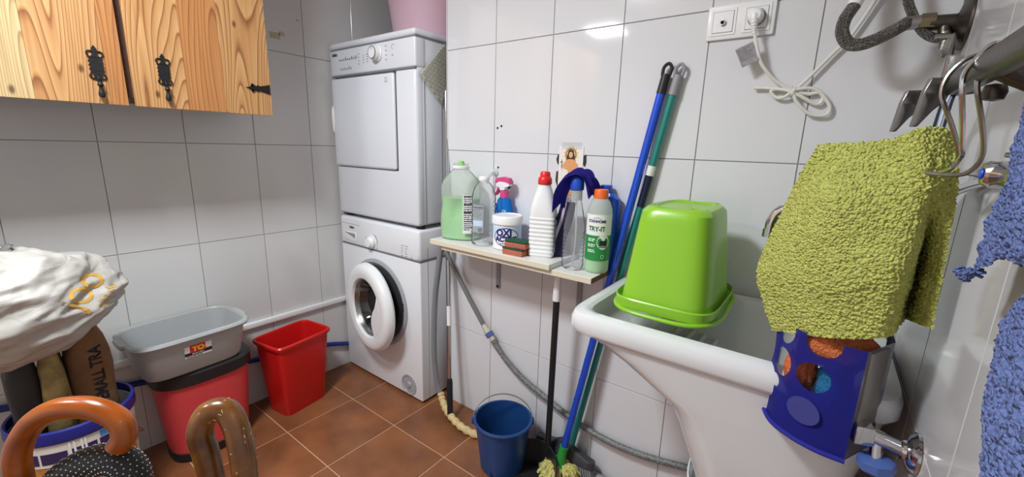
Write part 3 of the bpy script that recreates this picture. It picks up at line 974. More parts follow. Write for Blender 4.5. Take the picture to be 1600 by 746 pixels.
# clear water bottle
bx, by = 0.085, -0.125
wbt = thing('water_bottle', 'clear ribbed water bottle with white cap beside the milky jug', 'bottle', (bx, by, UZ))
T = Matrix.Translation((bx, by, UZ))
obj('body', lathe([(0.0001, 0.004), (0.026, 0.0), (0.036, 0.006)] + ribbed(0.01, 0.07, 0.0375, 4, 0.003) + ribbed(0.075, 0.155, 0.0372, 5, 0.0015) + [(0.037, 0.16), (0.036, 0.175), (0.030, 0.200), (0.020, 0.215), (0.0135, 0.222), (0.013, 0.228)], 36, T), M['pet'], wbt)
obj('base_swirl', lathe([(0.0001, 0.012), (0.012, 0.003), (0.020, 0.010), (0.026, 0.002)], 12, T), M['pet_frost'], wbt)
obj('cap', lathe([(0.0155, 0.224), (0.0160, 0.226), (0.0160, 0.236), (0.0145, 0.2385), (0.0001, 0.239)], 28, T), M['white_plastic'], wbt)
ang = CAMANG(bx, by) - 0.5
wl = obj('label', wrap_cyl(flat_rect(-0.019, 0.019, -0.05, 0.045, 0, 14, 2), bx, by, UZ + 0.10, 0.0382, ang), clear_mat('clear sticker', (232, 236, 240), 0.55, 0.2, 0.2), wbt)
bm = text_lines(-0.016, 0.016, 0.030, 5, 0.0022, 0.004, rl)
flat_rect(-0.017, 0.017, 0.033, 0.040, 0.0002, 8, 1, bm)
for k in range(9):
    flat_rect(0.002 + k * 0.0014, 0.0027 + k * 0.0014, -0.046, -0.034, 0.0002, 1, 1, bm)
obj('lettering', wrap_cyl(bm, bx, by, UZ + 0.10, 0.0386, ang), M['print_grey'], wl)
obj('blue_band', wrap_cyl(flat_rect(-0.017, 0.017, -0.028, -0.008, 0.0002, 12, 1), bx, by, UZ + 0.10, 0.0387, ang), M['label_ice'], wl)
rescale(wbt, 1.22, 1.08, -0.002)

# spray bottle
bx, by = 0.108, -0.045
sp = thing('spray_bottle', 'blue spray bottle with magenta and white trigger behind the white tub', 'bottle', (bx, by, UZ))
obj('body', loft([(bx, by, UZ + z, a, b, 2.4) for z, a, b in ((0.0, 0.036, 0.022), (0.01, 0.040, 0.026), (0.07, 0.040, 0.026), (0.10, 0.037, 0.025), (0.13, 0.031, 0.023), (0.150, 0.026, 0.020), (0.158, 0.016, 0.016), (0.170, 0.014, 0.014))], 36), M['spray_blue'], sp)
obj('collar', lathe([(0.015, 0.156), (0.0165, 0.158), (0.0165, 0.180), (0.012, 0.182)], 24, Matrix.Translation((bx, by, UZ))), M['magenta'], sp)
hd = extr([(-0.028, 0.020), (-0.030, 0.030), (-0.022, 0.042), (0.0, 0.047), (0.024, 0.044), (0.030, 0.032), (0.030, 0.022), (0.012, 0.018), (0.010, 0.008), (-0.010, 0.006), (-0.014, 0.016)], 0.020, frame((bx - 0.004, by + 0.010, UZ + 0.176), (1, 0, 0), (0, 0, 1)))
head = obj('spray_head', hd, M['white_plastic'], sp)
obj('head_cover', extr([(-0.030, 0.029), (-0.033, 0.036), (-0.022, 0.047), (0.0, 0.052), (0.026, 0.048), (0.034, 0.036), (0.034, 0.030), (0.012, 0.036), (-0.014, 0.037)], 0.024, frame((bx - 0.004, by + 0.012, UZ + 0.176), (1, 0, 0), (0, 0, 1))), M['magenta'], head)
obj('trigger', extr([(-0.024, 0.020), (-0.014, 0.018), (-0.018, 0.004), (-0.028, -0.010), (-0.036, -0.014), (-0.037, -0.008), (-0.028, 0.004)], 0.012, frame((bx - 0.004, by + 0.006, UZ + 0.176), (1, 0, 0), (0, 0, 1))), M['magenta'], sp)
fl = FRONT(bx, by - 0.0272, UZ + 0.1)
lb_ = bmesh.new()
flat_rect(0.010, 0.026, 0.0, 0.026, 0.0, 3, 1, lb_)
sl = obj('label', xf(lb_, frame((bx, by - 0.0275, UZ + 0.092), (1, 0.02, 0), (0, 0.08, 1))), M['label_white'], sp)
lb_ = bmesh.new()
for k in range(6):
    flat_rect(0.012, 0.024, 0.002 + k * 0.004, 0.0042 + k * 0.004, 0.0006, 2, 1, lb_)
obj('barcode', xf(lb_, frame((bx, by - 0.0279, UZ + 0.092), (1, 0.02, 0), (0, 0.08, 1))), M['print_black'], sl)
lb_ = bmesh.new()
join(lb_, extr([(-0.024, 0.052), (-0.018, 0.052), (-0.004, 0.012), (-0.002, -0.006), (-0.008, 0.012)], 0.0005, frame((bx, by - 0.0278, UZ + 0.088), (1, 0, 0), (0, 0.07, 1))))
obj('swoosh', lb_, M['ink_navy'], sp)
obj('green_seal', xf(flat_disc(-0.018, 0.006, 0.006, 0.006), frame((bx, by - 0.0276, UZ + 0.09), (1, 0, 0), (0, 0.07, 1))), M['label_green'], sp)

rescale(sp, 1.05, 1.12, 0.010)

# tub of stain remover
bx, by = 0.175, -0.105
tb = thing('stain_remover_tub', 'round white tub reading OXI ACTIVE with white lid on the shelf', 'tub', (bx, by, UZ))
T = Matrix.Translation((bx, by, UZ))
obj('body', lathe([(0.0001, 0.001), (0.045, 0), (0.048, 0.004), (0.050, 0.07), (0.050, 0.093)], 48, T), M['label_white'], tb)
lid = obj('lid', lathe([(0.0505, 0.086), (0.0545, 0.086), (0.0545, 0.108), (0.052, 0.112), (0.049, 0.113), (0.048, 0.110), (0.0001, 0.110)], 48, T), M['white_plastic'], tb)
ang = CAMANG(bx, by) - 0.12
R = 0.0497
TXT = 0.006
bm = flat_rect(-0.078, 0.078, 0.004, 0.080, 0, 40, 6)
tl = obj('label', wrap_cyl(bm, bx, by, UZ, R + 0.0004, ang), M['label_white'], tb)
bm = bmesh.new()
flat_rect(-0.078, 0.078, 0.062, 0.080, 0.0004, 40, 2, bm)
flat_rect(-0.078, -0.030, 0.035, 0.062, 0.0004, 16, 2, bm)
flat_rect(0.046, 0.078, 0.02, 0.062, 0.0004, 12, 2, bm)
obj('blue_print', wrap_cyl(bm, bx, by, UZ, R + 0.0004, ang), M['label_ice'], tl)
bm = ring_flat(0.002, 0.045, 0.046, 0.031, 0.0030, 0.0009, 48)
obj('oval_swirl', wrap_cyl(bm, bx, by, UZ, R + 0.0004, ang), M['ink_navy'], tl)
obj('oval_field', wrap_cyl(flat_disc(0.002, 0.045, 0.043, 0.028, 0.0007, 40), bx, by, UZ, R + 0.0004, ang), M['label_white'], tl)
bm = text_bm('OXI', 0.031, Matrix.Translation((-0.006, 0.059, 0.0013)), bold=0.0014)
join(bm, text_bm('ACTIVE', 0.0235, Matrix.Translation((0.002, 0.038, 0.0013)), bold=0.0012))
join(bm, xf(text_lines(-0.02, 0.022, 0.025, 1, 0.0025, 0.003, rl), Matrix.Translation((0, 0, 0.0013))))
obj('lettering', wrap_cyl(bm, bx, by, UZ, R + 0.0004, ang), M['ink_navy'], tl)

rescale(tb, 1.04, 1.10, 0.006)

# sponges
for k, (sx_, sy_, zz, rot) in enumerate(((0.262, -0.158, UZ, 0.02), (0.270, -0.156, UZ + 0.026, 0.10))):
    s = thing('scouring_sponge', ['salmon scouring sponge lying lowest in the stack beside white bottle', 'upper salmon sponge with green pad face up on another sponge'][k], 'sponge', (sx_, sy_, zz), 'stacked scouring sponges')
    R_ = Matrix.Translation((sx_, sy_, zz)) @ Matrix.Rotation(rot, 4, 'Z')
    obj('foam', xf(box(-0.042, 0.042, -0.026, 0.026, 0, 0.019, 0.003), R_), M['sponge_red'], s)
    obj('scouring_pad', xf(box(-0.042, 0.042, -0.026, 0.026, 0.0195, 0.0255, 0.0015), R_), M['scour_green'], s)

# white bleach bottle, red cap
bx, by = 0.330, -0.112
wbo = thing('bleach_bottle', 'white ribbed square bottle with red screw cap at the shelf middle', 'bottle', (bx, by, UZ))
yw = 0.35
lv = [(bx, by, UZ, 0.034, 0.028, 5, yw), (bx, by, UZ + 0.006, 0.038, 0.032, 5, yw)]
for i in range(9):
    z = UZ + 0.012 + i * 0.0115
    lv += [(bx, by, z, 0.0375, 0.0315, 5, yw), (bx, by, z + 0.002, 0.0392, 0.033, 5, yw), (bx, by, z + 0.006, 0.0392, 0.033, 5, yw), (bx, by, z + 0.008, 0.0375, 0.0315, 5, yw)]
lv += [(bx, by, UZ + 0.125, 0.038, 0.032, 4.5, yw), (bx, by, UZ + 0.150, 0.034, 0.029, 3.5, yw), (bx, by, UZ + 0.185, 0.023, 0.021, 2.4, yw), (bx, by, UZ + 0.198, 0.018, 0.018, 2, yw), (bx, by, UZ + 0.203, 0.017, 0.017, 2, yw)]
obj('body', loft(lv, 48), M['white_plastic'], wbo)
cp = [(0.020, 0.200), (0.021, 0.202), (0.0205, 0.214), (0.018, 0.219), (0.0155, 0.221), (0.0150, 0.230), (0.012, 0.234), (0.0001, 0.235)]
obj('cap', lathe(cp, 24, Matrix.Translation((bx, by, UZ))), M['cap_red'], wbo)
nx_ = Vector((math.cos(yw), math.sin(yw), 0))
fr = frame(Vector((bx, by, UZ + 0.07)) + nx_ * 0.0398, (-math.sin(yw), math.cos(yw), 0), (0, 0, 1))
bm = flat_rect(-0.020, 0.020, -0.055, 0.050, 0, 4, 4)
wl = obj('label', xf(bm, fr), mat('grey label', (206, 206, 210), 0.45), wbo)
bm = xf(text_lines(-0.018, 0.018, 0.026, 13, 0.0024, 0.0024, rl), Matrix.Translation((0, 0, 0.0003)))
flat_rect(-0.018, 0.018, 0.034, 0.044, 0.0003, 3, 1, bm)
flat_rect(-0.002, 0.016, -0.052, -0.040, 0.0003, 3, 1, bm)
obj('lettering', xf(bm, fr), M['print_black'], wl)

rescale(wbo, 1.14, 1.24, 0.010)

# clear bottle with blue cap, blue cloth on it
bx, by = 0.450, -0.122
cb = thing('empty_spray_bottle', 'clear empty bottle with blue cap standing under the indigo cloth', 'bottle', (bx, by, SZ))
T = Matrix.Translation((bx, by, SZ))
obj('body', lathe([(0.0001, 0.006), (0.024, 0.0), (0.031, 0.005)] + ribbed(0.012, 0.10, 0.0325, 8, 0.0018) + [(0.0325, 0.105), (0.031, 0.12), (0.024, 0.155), (0.0165, 0.185), (0.0155, 0.20)], 36, T), M['pet'], cb)
obj('neck', lathe([(0.016, 0.188), (0.017, 0.19), (0.017, 0.214), (0.012, 0.216)], 24, T), M['pet_frost'], cb)
obj('cap', lathe([(0.016, 0.214), (0.0205, 0.216), (0.021, 0.222), (0.021, 0.238), (0.016, 0.25), (0.006, 0.256), (0.0001, 0.2565)], 28, T), M['cap_blue'], cb)
obj('dip_tube', tube([(bx, by, SZ + 0.01), (bx + 0.006, by, SZ + 0.09), (bx, by, SZ + 0.2)], 0.0025, 8, 6), M['pet_frost'], cb)
ang = CAMANG(bx, by)
cl = obj('label', wrap_cyl(flat_rect(-0.008, 0.050, 0.012, 0.10, 0, 16, 2), bx, by, SZ, 0.0332, ang), clear_mat('clear sticker b', (225, 230, 236), 0.25, 0.1, 0.3), cb)
rescale(cb, 1.10, 1.20, 0.016)
bx += 0.016
# indigo cloth draped over the cap
pts = []
NU, NV = 20, 22
bm = bmesh.new()
cpath = [(-0.062, -0.005, -0.085), (-0.055, -0.012, -0.045), (-0.040, -0.018, -0.010), (-0.020, -0.012, 0.022), (0.006, 0.002, 0.035), (0.030, 0.010, 0.022), (0.045, 0.014, -0.012), (0.052, 0.018, -0.040)]
cps = catmull(cpath, 4)
grid = []
for i, p in enumerate(cps):
    s = i / (len(cps) - 1)
    row = []
    wv = 0.030 + 0.012 * math.sin(s * 3.1)
    for j in range(NV + 1):
        q = j / NV - 0.5
        fold = 0.006 * math.sin(q * 19 + s * 5) + 0.004 * math.sin(q * 33 - s * 9)
        row.append(bm.verts.new((bx + p.x + q * 0.010 + fold * 0.6, by + p.y + q * 2 * wv + 0.004, SZ + 0.288 + p.z + fold - abs(q) * 0.02 - (0.02 * (1 - s) * abs(q)))))
    grid.append(row)
for i in range(len(grid) - 1):
    for j in range(NV):
        bm.faces.new((grid[i][j], grid[i][j + 1], grid[i + 1][j + 1], grid[i + 1][j]))
bmesh.ops.solidify(bm, geom=list(bm.faces), thickness=0.003)
obj('cleaning_cloth', bm, M['cloth_indigo'], label='crumpled indigo blue cleaning cloth draped over the blue capped clear bottle', cat='cloth', loc=(bx, by, SZ + 0.30))
# striped folded cloth behind
sc_ = thing('striped_cloth', 'dark purple folded cloth with pale stripes standing behind the clear bottle', 'cloth', (0.385, -0.07, SZ))
for k in range(5):
    x = 0.365 + k * 0.009
    bm = tube([(x - 0.004, -0.105 + 0.006 * k, UZ), (x, -0.095 + 0.006 * k, UZ + 0.06), (x + 0.016, -0.080 + 0.005 * k, UZ + 0.13), (x + 0.028, -0.07, UZ + 0.19)], 0.008, 8, 6)
    obj('fold', bm, M['cloth_stripe'] if k == 1 else M['cloth_purple'], sc_)

# green label bottle
bx, by = 0.522, -0.098
tr_ = thing('cleaner_bottle', 'translucent bottle with orange cap and green label reading TRY-IT', 'bottle', (bx, by, SZ))
T = Matrix.Translation((bx, by, SZ))
obj('body', lathe([(0.0001, 0.002), (0.031, 0), (0.0345, 0.004), (0.0355, 0.012), (0.0355, 0.150), (0.034, 0.163), (0.027, 0.180), (0.0195, 0.188), (0.0185, 0.196)], 44, T), M['pet_frost'], tr_)
obj('liquid', lathe([(0.0001, 0.004), (0.032, 0.004), (0.0335, 0.012), (0.0335, 0.145), (0.0001, 0.146)], 44, T), mat('pale green cleaner', (228, 240, 220), 0.3), tr_)
obj('liquid_base', lathe([(0.0001, 0.003), (0.0325, 0.003), (0.0348, 0.010), (0.0349, 0.033), (0.0001, 0.034)], 44, T), mat('bright green cleaner', (136, 220, 120), 0.3), tr_)
obj('cap', lathe([(0.0185, 0.186), (0.0205, 0.188), (0.0205, 0.207), (0.019, 0.2095), (0.0001, 0.21)], 32, T), M['cap_orange'], tr_)
ang = CAMANG(bx, by) - 0.18
R = 0.0359
tl = obj('label', wrap_cyl(flat_rect(-0.058, 0.058, 0.038, 0.150, 0, 36, 2), bx, by, SZ, R, ang), M['label_white'], tr_)
obj('green_field', wrap_cyl(flat_rect(-0.058, 0.058, 0.034, 0.098, 0.0004, 36, 2), bx, by, SZ, R, ang), M['label_green'], tl)
bm = text_bm('STANHOME', 0.0098, Matrix.Translation((0.0, 0.1335, 0.0008)), bold=0.0002)
ring_flat(0, 0.1345, 0.013, 0.0085, 0.0008, 0.0007, 24, 0.5, 2.6, bm)
obj('brand_lettering', wrap_cyl(bm, bx, by, SZ, R, ang), M['ink_navy'], tl)
obj('lettering', wrap_cyl(text_bm('TRY-IT', 0.0165, Matrix.Translation((0.0, 0.1145, 0.0008)), bold=0.0004), bx, by, SZ, R, ang), M['ink_green'], tl)
obj('picture_disc', wrap_cyl(flat_disc(0.021, 0.082, 0.0185, 0.0185, 0.0008, 28), bx, by, SZ, R, ang), M['label_white'], tl)
bm = bmesh.new()
flat_rect(0.011, 0.031, 0.074, 0.086, 0.0012, 6, 1, bm)
for ys in (0.068, 0.0715):
    flat_rect(0.009, 0.034, ys, ys + 0.0018, 0.0012, 6, 1, bm)
v1 = [bm.verts.new(p) for p in ((0.006, 0.085, 0.0012), (0.036, 0.085, 0.0012), (0.021, 0.098, 0.0012))]
bm.faces.new(v1)
obj('house_picture', wrap_cyl(bm, bx, by, SZ, R, ang), M['print_black'], tl)
bm = xf(text_lines(-0.024, 0.000, 0.090, 2, 0.0026, 0.0016, rl), Matrix.Translation((0, 0, 0.0008)))
join(bm, xf(text_lines(-0.024, 0.000, 0.076, 2, 0.0026, 0.0016, rl), Matrix.Translation((0, 0, 0.0008))))
join(bm, xf(text_lines(-0.024, 0.000, 0.062, 2, 0.0026, 0.0016, rl), Matrix.Translation((0, 0, 0.0008))))
ring_flat(0.021, 0.045, 0.005, 0.005, 0.001, 0.0008, 20, 0, 2 * PI, bm)
obj('small_print', wrap_cyl(bm, bx, by, SZ, R, ang), M['label_white'], tl)

rescale(tr_, 1.09, 1.26, 0.018)

# blue bottle behind
bx, by = 0.530, -0.030
bb = thing('blue_bottle', 'plain bright blue bottle with square blue cap behind the orange capped bottle', 'bottle', (bx, by, SZ))
obj('body', loft([(bx, by, SZ + z, a, b, 3) for z, a, b in ((0, 0.033, 0.022), (0.006, 0.036, 0.025), (0.17, 0.036, 0.025), (0.186, 0.033, 0.023), (0.194, 0.020, 0.018), (0.200, 0.015, 0.015))], 36), M['bottle_blue'], bb)
obj('cap', loft([(bx - 0.012, by, SZ + z, a, a, 4) for z, a in ((0.190, 0.015), (0.193, 0.0165), (0.218, 0.0160), (0.220, 0.014))], 24), M['cap_blue'], bb)

rescale(bb, 1.06, 1.24, 0.008)

# taped religious print
pr = thing('saint_picture', 'small paper print of a haloed saint taped to the tiles above bottles', 'picture', (0.372, -0.002, 1.06))
sheet = obj('sheet', box(0.325, 0.420, -0.0022, -0.0012, 1.045, 1.222), M['robe_white'], pr)
F = lambda y: FRONT(0.372, y, 1.15)
bm = bmesh.new()
for k in range(24):
    a = 2 * PI * k / 24
    w = 0.0018
    l = 0.030 if k % 2 else 0.026
    q = flat_rect(0.018, l, -w, w, 0, 1, 1)
    join(bm, xf(q, Matrix.Rotation(a, 4, 'Z')))
ring_flat(0, 0, 0.0215, 0.0215, 0.006, 0, 32, 0, 2 * PI, bm)
obj('halo', xf(bm, F(-0.0024) @ Matrix.Translation((0, 0.044, 0))), M['halo'], pr)
obj('hair', extr([(-0.010, 0.058), (0.0, 0.062), (0.010, 0.058), (0.015, 0.040), (0.019, 0.014), (0.012, 0.008), (-0.012, 0.008), (-0.019, 0.014), (-0.015, 0.040)], 0.0002, F(-0.0026)), M['hair_brown'], pr)
bm = flat_disc(0, 0.043, 0.0075, 0.0105)
flat_disc(-0.028, -0.004, 0.008, 0.006, 0, 12, bm)
obj('face', xf(bm, F(-0.0031)), M['skin'], pr)
bm = flat_rect(-0.0045, -0.0015, 0.0445, 0.0455, 0, 1, 1)
flat_rect(0.0015, 0.0045, 0.0445, 0.0455, 0, 1, 1, bm)
flat_rect(-0.002, 0.002, 0.0365, 0.0375, 0, 1, 1, bm)
obj('features', xf(bm, F(-0.0033)), M['hair_brown'], pr)
obj('robe', extr([(-0.012, 0.028), (0.012, 0.028), (0.030, 0.010), (0.034, -0.05), (0.036, -0.10), (-0.036, -0.10), (-0.030, -0.05), (-0.034, 0.006)], 0.0002, F(-0.0028)), M['robe_orange'], pr)
obj('mantle', extr([(-0.030, -0.005), (-0.010, -0.010), (0.000, -0.05), (-0.004, -0.10), (-0.036, -0.10), (-0.036, -0.04)], 0.0002, F(-0.0031)), M['robe_white'], pr)
bm = flat_rect(-0.036, -0.034, -0.004, 0.026, 0, 1, 1)
flat_rect(-0.041, -0.029, 0.016, 0.018, 0, 1, 1, bm)
obj('cross', xf(bm, F(-0.0032)), M['hair_brown'], pr)
for sg, dx in ((-1, -0.050), (1, 0.052)):
    obj('dark_edge', extr([(dx - 0.004, 0.040), (dx + 0.006, 0.046), (dx + 0.008, 0.02), (dx + 0.004, 0.004), (dx - 0.004, 0.012), (dx - 0.008, 0.026)], 0.0006, FRONT(0.372, -0.0012, 1.15)), M['print_black'], pr)
obj('dark_edge', extr([(-0.056, -0.018), (-0.046, -0.014), (-0.040, -0.03), (-0.044, -0.06), (-0.036, -0.09), (-0.046, -0.10), (-0.05, -0.07), (-0.058, -0.05)], 0.0006, FRONT(0.372, -0.0012, 1.15)), M['hair_brown'], pr)
obj('tape', box(0.335, 0.412, -0.0030, -0.0024, 1.212, 1.236), clear_mat('clear tape', (240, 240, 236), 0.15, 0.1, 0.3), pr)

# ------------------------------------------------------------------ sticks
def hanger_top(p, d, m, parent, s=1.0):
    """handle end with hanging loop"""
    d = Vector(d).normalized()
    side = d.cross(Vector((0, 1, 0))).normalized()
    g = cyl(p - d * 0.085 * s, p - d * 0.03 * s, 0.0135, 16, 0.0125)
    loop = [p - d * 0.035 * s + side * 0.010, p - d * 0.012 * s + side * 0.0115, p + side * 0.0, p - d * 0.012 * s - side * 0.0115, p - d * 0.035 * s - side * 0.010]
    join(g, tube(loop, 0.0048, 10, 6))
    return obj('hanging_loop', g, m, parent)


b0, b1 = Vector((0.452, -0.100, 0.05)), Vector((0.683, -0.018, 1.462))
mp = thing('string_mop', 'mop with cobalt blue handle, black hanging loop and yellow strands', 'mop', (0.45, -0.1, 0))
dv = (b1 - b0).normalized()
hanger_top(b1, dv, M['black_plastic'], mp)
hnd = obj('handle', cyl(b0 + dv * 0.06, b1 - dv * 0.08, 0.0125), M['blue_stick'], mp)
bm = bmesh.new()
pe = dv.orthogonal().normalized()
pe2 = dv.cross(pe)
for k in range(64):      # embossed spiral studs on the lower handle
    a = k * 1.05
    c = b0 + dv * (0.09 + k * 0.0135) + (pe * math.cos(a) + pe2 * math.sin(a)) * 0.0118
    q = bmesh.new()
    bmesh.ops.create_icosphere(q, subdivisions=1, radius=0.004)
    xf(q, Matrix.Translation(c) @ frame((0, 0, 0), dv, pe) @ Matrix.Diagonal((1.8, 0.7, 0.7, 1)))
    join(bm, q)
obj('grip_studs', bm, M['blue_stick'], hnd, kind='stuff')
obj('socket', tube([b0 + dv * 0.085, b0 + dv * 0.035, b0 + dv * 0.0, b0 - dv * 0.02], 0.018, 18, smooth=False, rfun=lambda t: 0.0165 if t < 0.5 else 0.026), M['green_plastic'], mp)
bm = bmesh.new()
rng = random.Random(9)
for k in range(90):
    a = rng.uniform(0, 2 * PI)
    rr = rng.uniform(0.008, 0.045)
    o_ = Vector((b0.x + 0.014 * math.cos(a), b0.y + 0.012 * math.sin(a), 0.040))
    l = rng.uniform(0.045, 0.085)
    m1 = o_ + Vector((math.cos(a) * rr, math.sin(a) * rr, rng.uniform(0.005, 0.02)))
    e_ = Vector((b0.x + math.cos(a) * l, b0.y + math.sin(a) * l * 0.9, 0.008 + rng.random() * 0.012))
    join(bm, tube([o_, m1, e_], 0.006, 6, 5))
obj('strands', bm, M['mop_yellow'], mp, kind='stuff')

t0, t1 = Vector((0.452, -0.038, 0.03)), Vector((0.718, -0.017, 1.458))
br = thing('broom', 'broom with teal handle, grey hanging loop and charcoal brush head', 'broom', (0.47, -0.05, 0))
dv = (t1 - t0).normalized()
hanger_top(t1, dv, M['grey_plastic'], br)
hn = obj('handle', cyl(t0 + dv * 0.05, t1 - dv * 0.08, 0.0115), M['teal_stick'], br)
obj('paper_band', cyl(t0 + dv * 1.13, t0 + dv * 1.16, 0.0122), M['label_white'], hn)
obj('navy_band', cyl(t0 + dv * 1.03, t0 + dv * 1.13, 0.0121), M['navy'], hn)
bh = obj('brush_head', xf(loft([(0, 0, z, a, b, 4) for z, a, b in ((0.05, 0.12, 0.018), (0.056, 0.128, 0.022), (0.085, 0.125, 0.020), (0.10, 0.05, 0.014), (0.12, 0.018, 0.014))], 36), Matrix.Translation((0.440, -0.045, 0.0)) @ Matrix.Rotation(0.03, 4, 'Y')), M['dark_grey_plastic'], br)
bm = bmesh.new()
for i in range(26):
    for j in range(5):
        p = Vector((0.323 + i * 0.0093, -0.061 + j * 0.008, 0.052))
        join(bm, cyl(p, p + Vector(((i - 13) * 0.0016, (j - 2) * 0.003, -0.050)), 0.003, 5))
obj('bristles', bm, M['grey_plastic'], bh, kind='stuff')

# dustpan with black handle
dpn = thing('dustpan', 'black long handled dustpan standing under the shelf beside the navy bucket', 'dustpan', (0.37, -0.15, 0))
q0, q1 = Vector((0.392, -0.09, 0.04)), Vector((0.414, -0.12, 0.79))
dv = (q1 - q0).normalized()
obj('handle', cyl(q0, q1 - dv * 0.08, 0.0115), M['black_plastic'], dpn)
obj('white_sleeve', tube([q1 - dv * 0.09, q1 - dv * 0.085, q1 - dv * 0.005, q1], 0.0135, 16, smooth=False, rfun=lambda t: 0.0145 if t < 0.6 else 0.012), M['white_plastic'], dpn)
bm = bmesh.new()
NA = 24
rows = []
for z, s in ((0.004, 0.94), (0.10, 1.0), (0.104, 0.97), (0.008, 0.91)):
    row = []
    for i in range(NA + 1):
        a = PI * i / NA
        row.append(bm.verts.new((0.372 + 0.118 * s * math.cos(a), -0.22 + 0.125 * s * math.sin(a) - (0.05 if i in (0, NA) else 0), z * (0.35 + 0.65 * math.sin(a)) + 0.003)))
    rows.append(row)
for a, b in zip(rows[:-1], rows[1:]):
    for i in range(NA):
        bm.faces.new((a[i], a[i + 1], b[i + 1], b[i]))
bm.faces.new(rows[0])
bm.faces.new(list(reversed(rows[3])))
obj('scoop', bm, M['black_plastic'], dpn)
obj('scoop_rim', tube([(0.372 + 0.118 * math.cos(PI * i / 14), -0.22 + 0.125 * math.sin(PI * i / 14), 0.107 * (0.35 + 0.65 * math.sin(PI * i / 14))) for i in range(15)], 0.003, 8, 3), M['black_plastic'], dpn)

# navy bucket
bx, by = 0.245, -0.185
nb = thing('bucket', 'navy blue bucket with thin wire handle standing on the terracotta floor', 'bucket', (bx, by, 0))
T = Matrix.Translation((bx, by, 0))
obj('body', lathe([(0.0001, 0.004), (0.076, 0.002), (0.079, 0.0), (0.083, 0.004), (0.088, 0.05), (0.107, 0.203), (0.1035, 0.203), (0.085, 0.05), (0.078, 0.007), (0.0001, 0.007)], 56, T), M['blue_bucket'], nb)
obj('rim', lathe([(0.1035, 0.199), (0.112, 0.197), (0.114, 0.202), (0.111, 0.207), (0.1035, 0.206)], 56, T), M['blue_bucket'], nb)
ha = math.radians(38)
hd_ = Vector((math.cos(ha), math.sin(ha), 0))
hp = Vector((-hd_.y, hd_.x, 0))
pts = []
for i in range(17):
    a = PI * i / 16
    pts.append(Vector((bx, by, 0.198)) + hd_ * (0.113 * math.cos(a)) + (hp * 0.55 + Vector((0, 0, 1)) * 0.72) * (0.100 * math.sin(a)))
hw = obj('wire_handle', tube(pts, 0.0022, 8, 3), M['chrome_dull'], nb)
for sg in (-1, 1):
    c = Vector((bx, by, 0.192)) + hd_ * 0.113 * sg
    obj('lug', xf(box(-0.006, 0.006, -0.009, 0.009, -0.012, 0.012, 0.003), Matrix.Translation(c) @ Matrix.Rotation(ha, 4, 'Z')), M['blue_bucket'], nb)

# ------------------------------------------------------------------ hoses
hz = thing('drain_hose', 'grey drain hose from the washing machine with yellowed taped end', 'hose', (-0.21, -0.08, 0))
obj('hose', tube([(-0.195, -0.075, 0.80), (-0.215, -0.08, 0.66), (-0.236, -0.08, 0.52), (-0.246, -0.08, 0.28), (-0.236, -0.075, 0.13), (-0.215, -0.070, 0.06)], 0.0125, 14, 8), M['hose_grey'], hz)
bm = tube([(-0.216, -0.069, 0.065), (-0.190, -0.080, 0.036), (-0.140, -0.105, 0.026), (-0.078, -0.128, 0.022), (-0.01, -0.142, 0.019), (0.06, -0.140, 0.017), (0.118, -0.12, 0.017)], 0.016, 14, 10, rfun=lambda t: 0.0155 + 0.0022 * math.sin(t * 70))
obj('tape_wrap', bm, M['tape'], hz)
obj('lower_hose', tube([(0.11, -0.12, 0.017), (0.17, -0.075, 0.017), (0.27, -0.045, 0.017), (0.36, -0.03, 0.016), (0.6, -0.026, 0.016), (0.8, -0.026, 0.016), (1.0, -0.026, 0.016)], 0.0125, 12, 6), M['hose_grey'], hz)
hw_ = thing('supply_hose', 'grey reinforced water hose with blue coupling sagging along the white tiles', 'hose', (0.1, -0.04, 0.4))
obj('upper_hose', tube([(-0.19, -0.06, 0.77), (-0.176, -0.06, 0.748), (-0.124, -0.05, 0.664), (-0.053, -0.045, 0.563), (0.024, -0.04, 0.462)], 0.0095, 12, 8), mat('grey smooth hose', (112, 112, 112), 0.45), hw_)
obj('lower_hose', tube([(0.067, -0.04, 0.423), (0.12, -0.035, 0.362), (0.218, -0.030, 0.293), (0.329, -0.024, 0.245), (0.475, -0.022, 0.197), (0.606, -0.022, 0.179), (0.724, -0.022, 0.184), (0.83, -0.022, 0.203), (0.926, -0.022, 0.227), (1.0, -0.022, 0.25)], 0.0115, 12, 8), M['hose_dark'], hw_)
c0, c1 = Vector((0.018, -0.04, 0.468)), Vector((0.074, -0.04, 0.416))
cd = (c1 - c0)
cpl = obj('coupling', tube([c0, c0 + cd * 0.3, c0 + cd * 0.32, c0 + cd * 0.7, c0 + cd * 0.72, c1], 0.015, 14, smooth=False, rfun=lambda t: 0.0165 if 0.3 < t < 0.72 else 0.0115), mat('aged coupling', (196, 190, 172), 0.4), hw_)
obj('blue_nut', cyl(c0 + cd * 0.50, c0 + cd * 0.75, 0.0180, 8), M['blue_conn'], cpl)

# ------------------------------------------------------------------ sink
SX0, SX1, SY0, SZT = 0.622, 1.262, -0.455, 0.825
sk = thing('laundry_sink', 'white ceramic laundry sink on pedestal against the tiled corner', 'sink', (0.95, -0.22, 0))
cx_, cy_ = (SX0 + SX1) / 2, (SY0 - 0.002) / 2
ha_, hb_ = (SX1 - SX0) / 2, (-0.002 - SY0) / 2
P_ = 9
def sec(z, xa, xb, ya, yb, p):
    return ((xa + xb) / 2, (ya + yb) / 2, z, (xb - xa) / 2, (yb - ya) / 2, p)


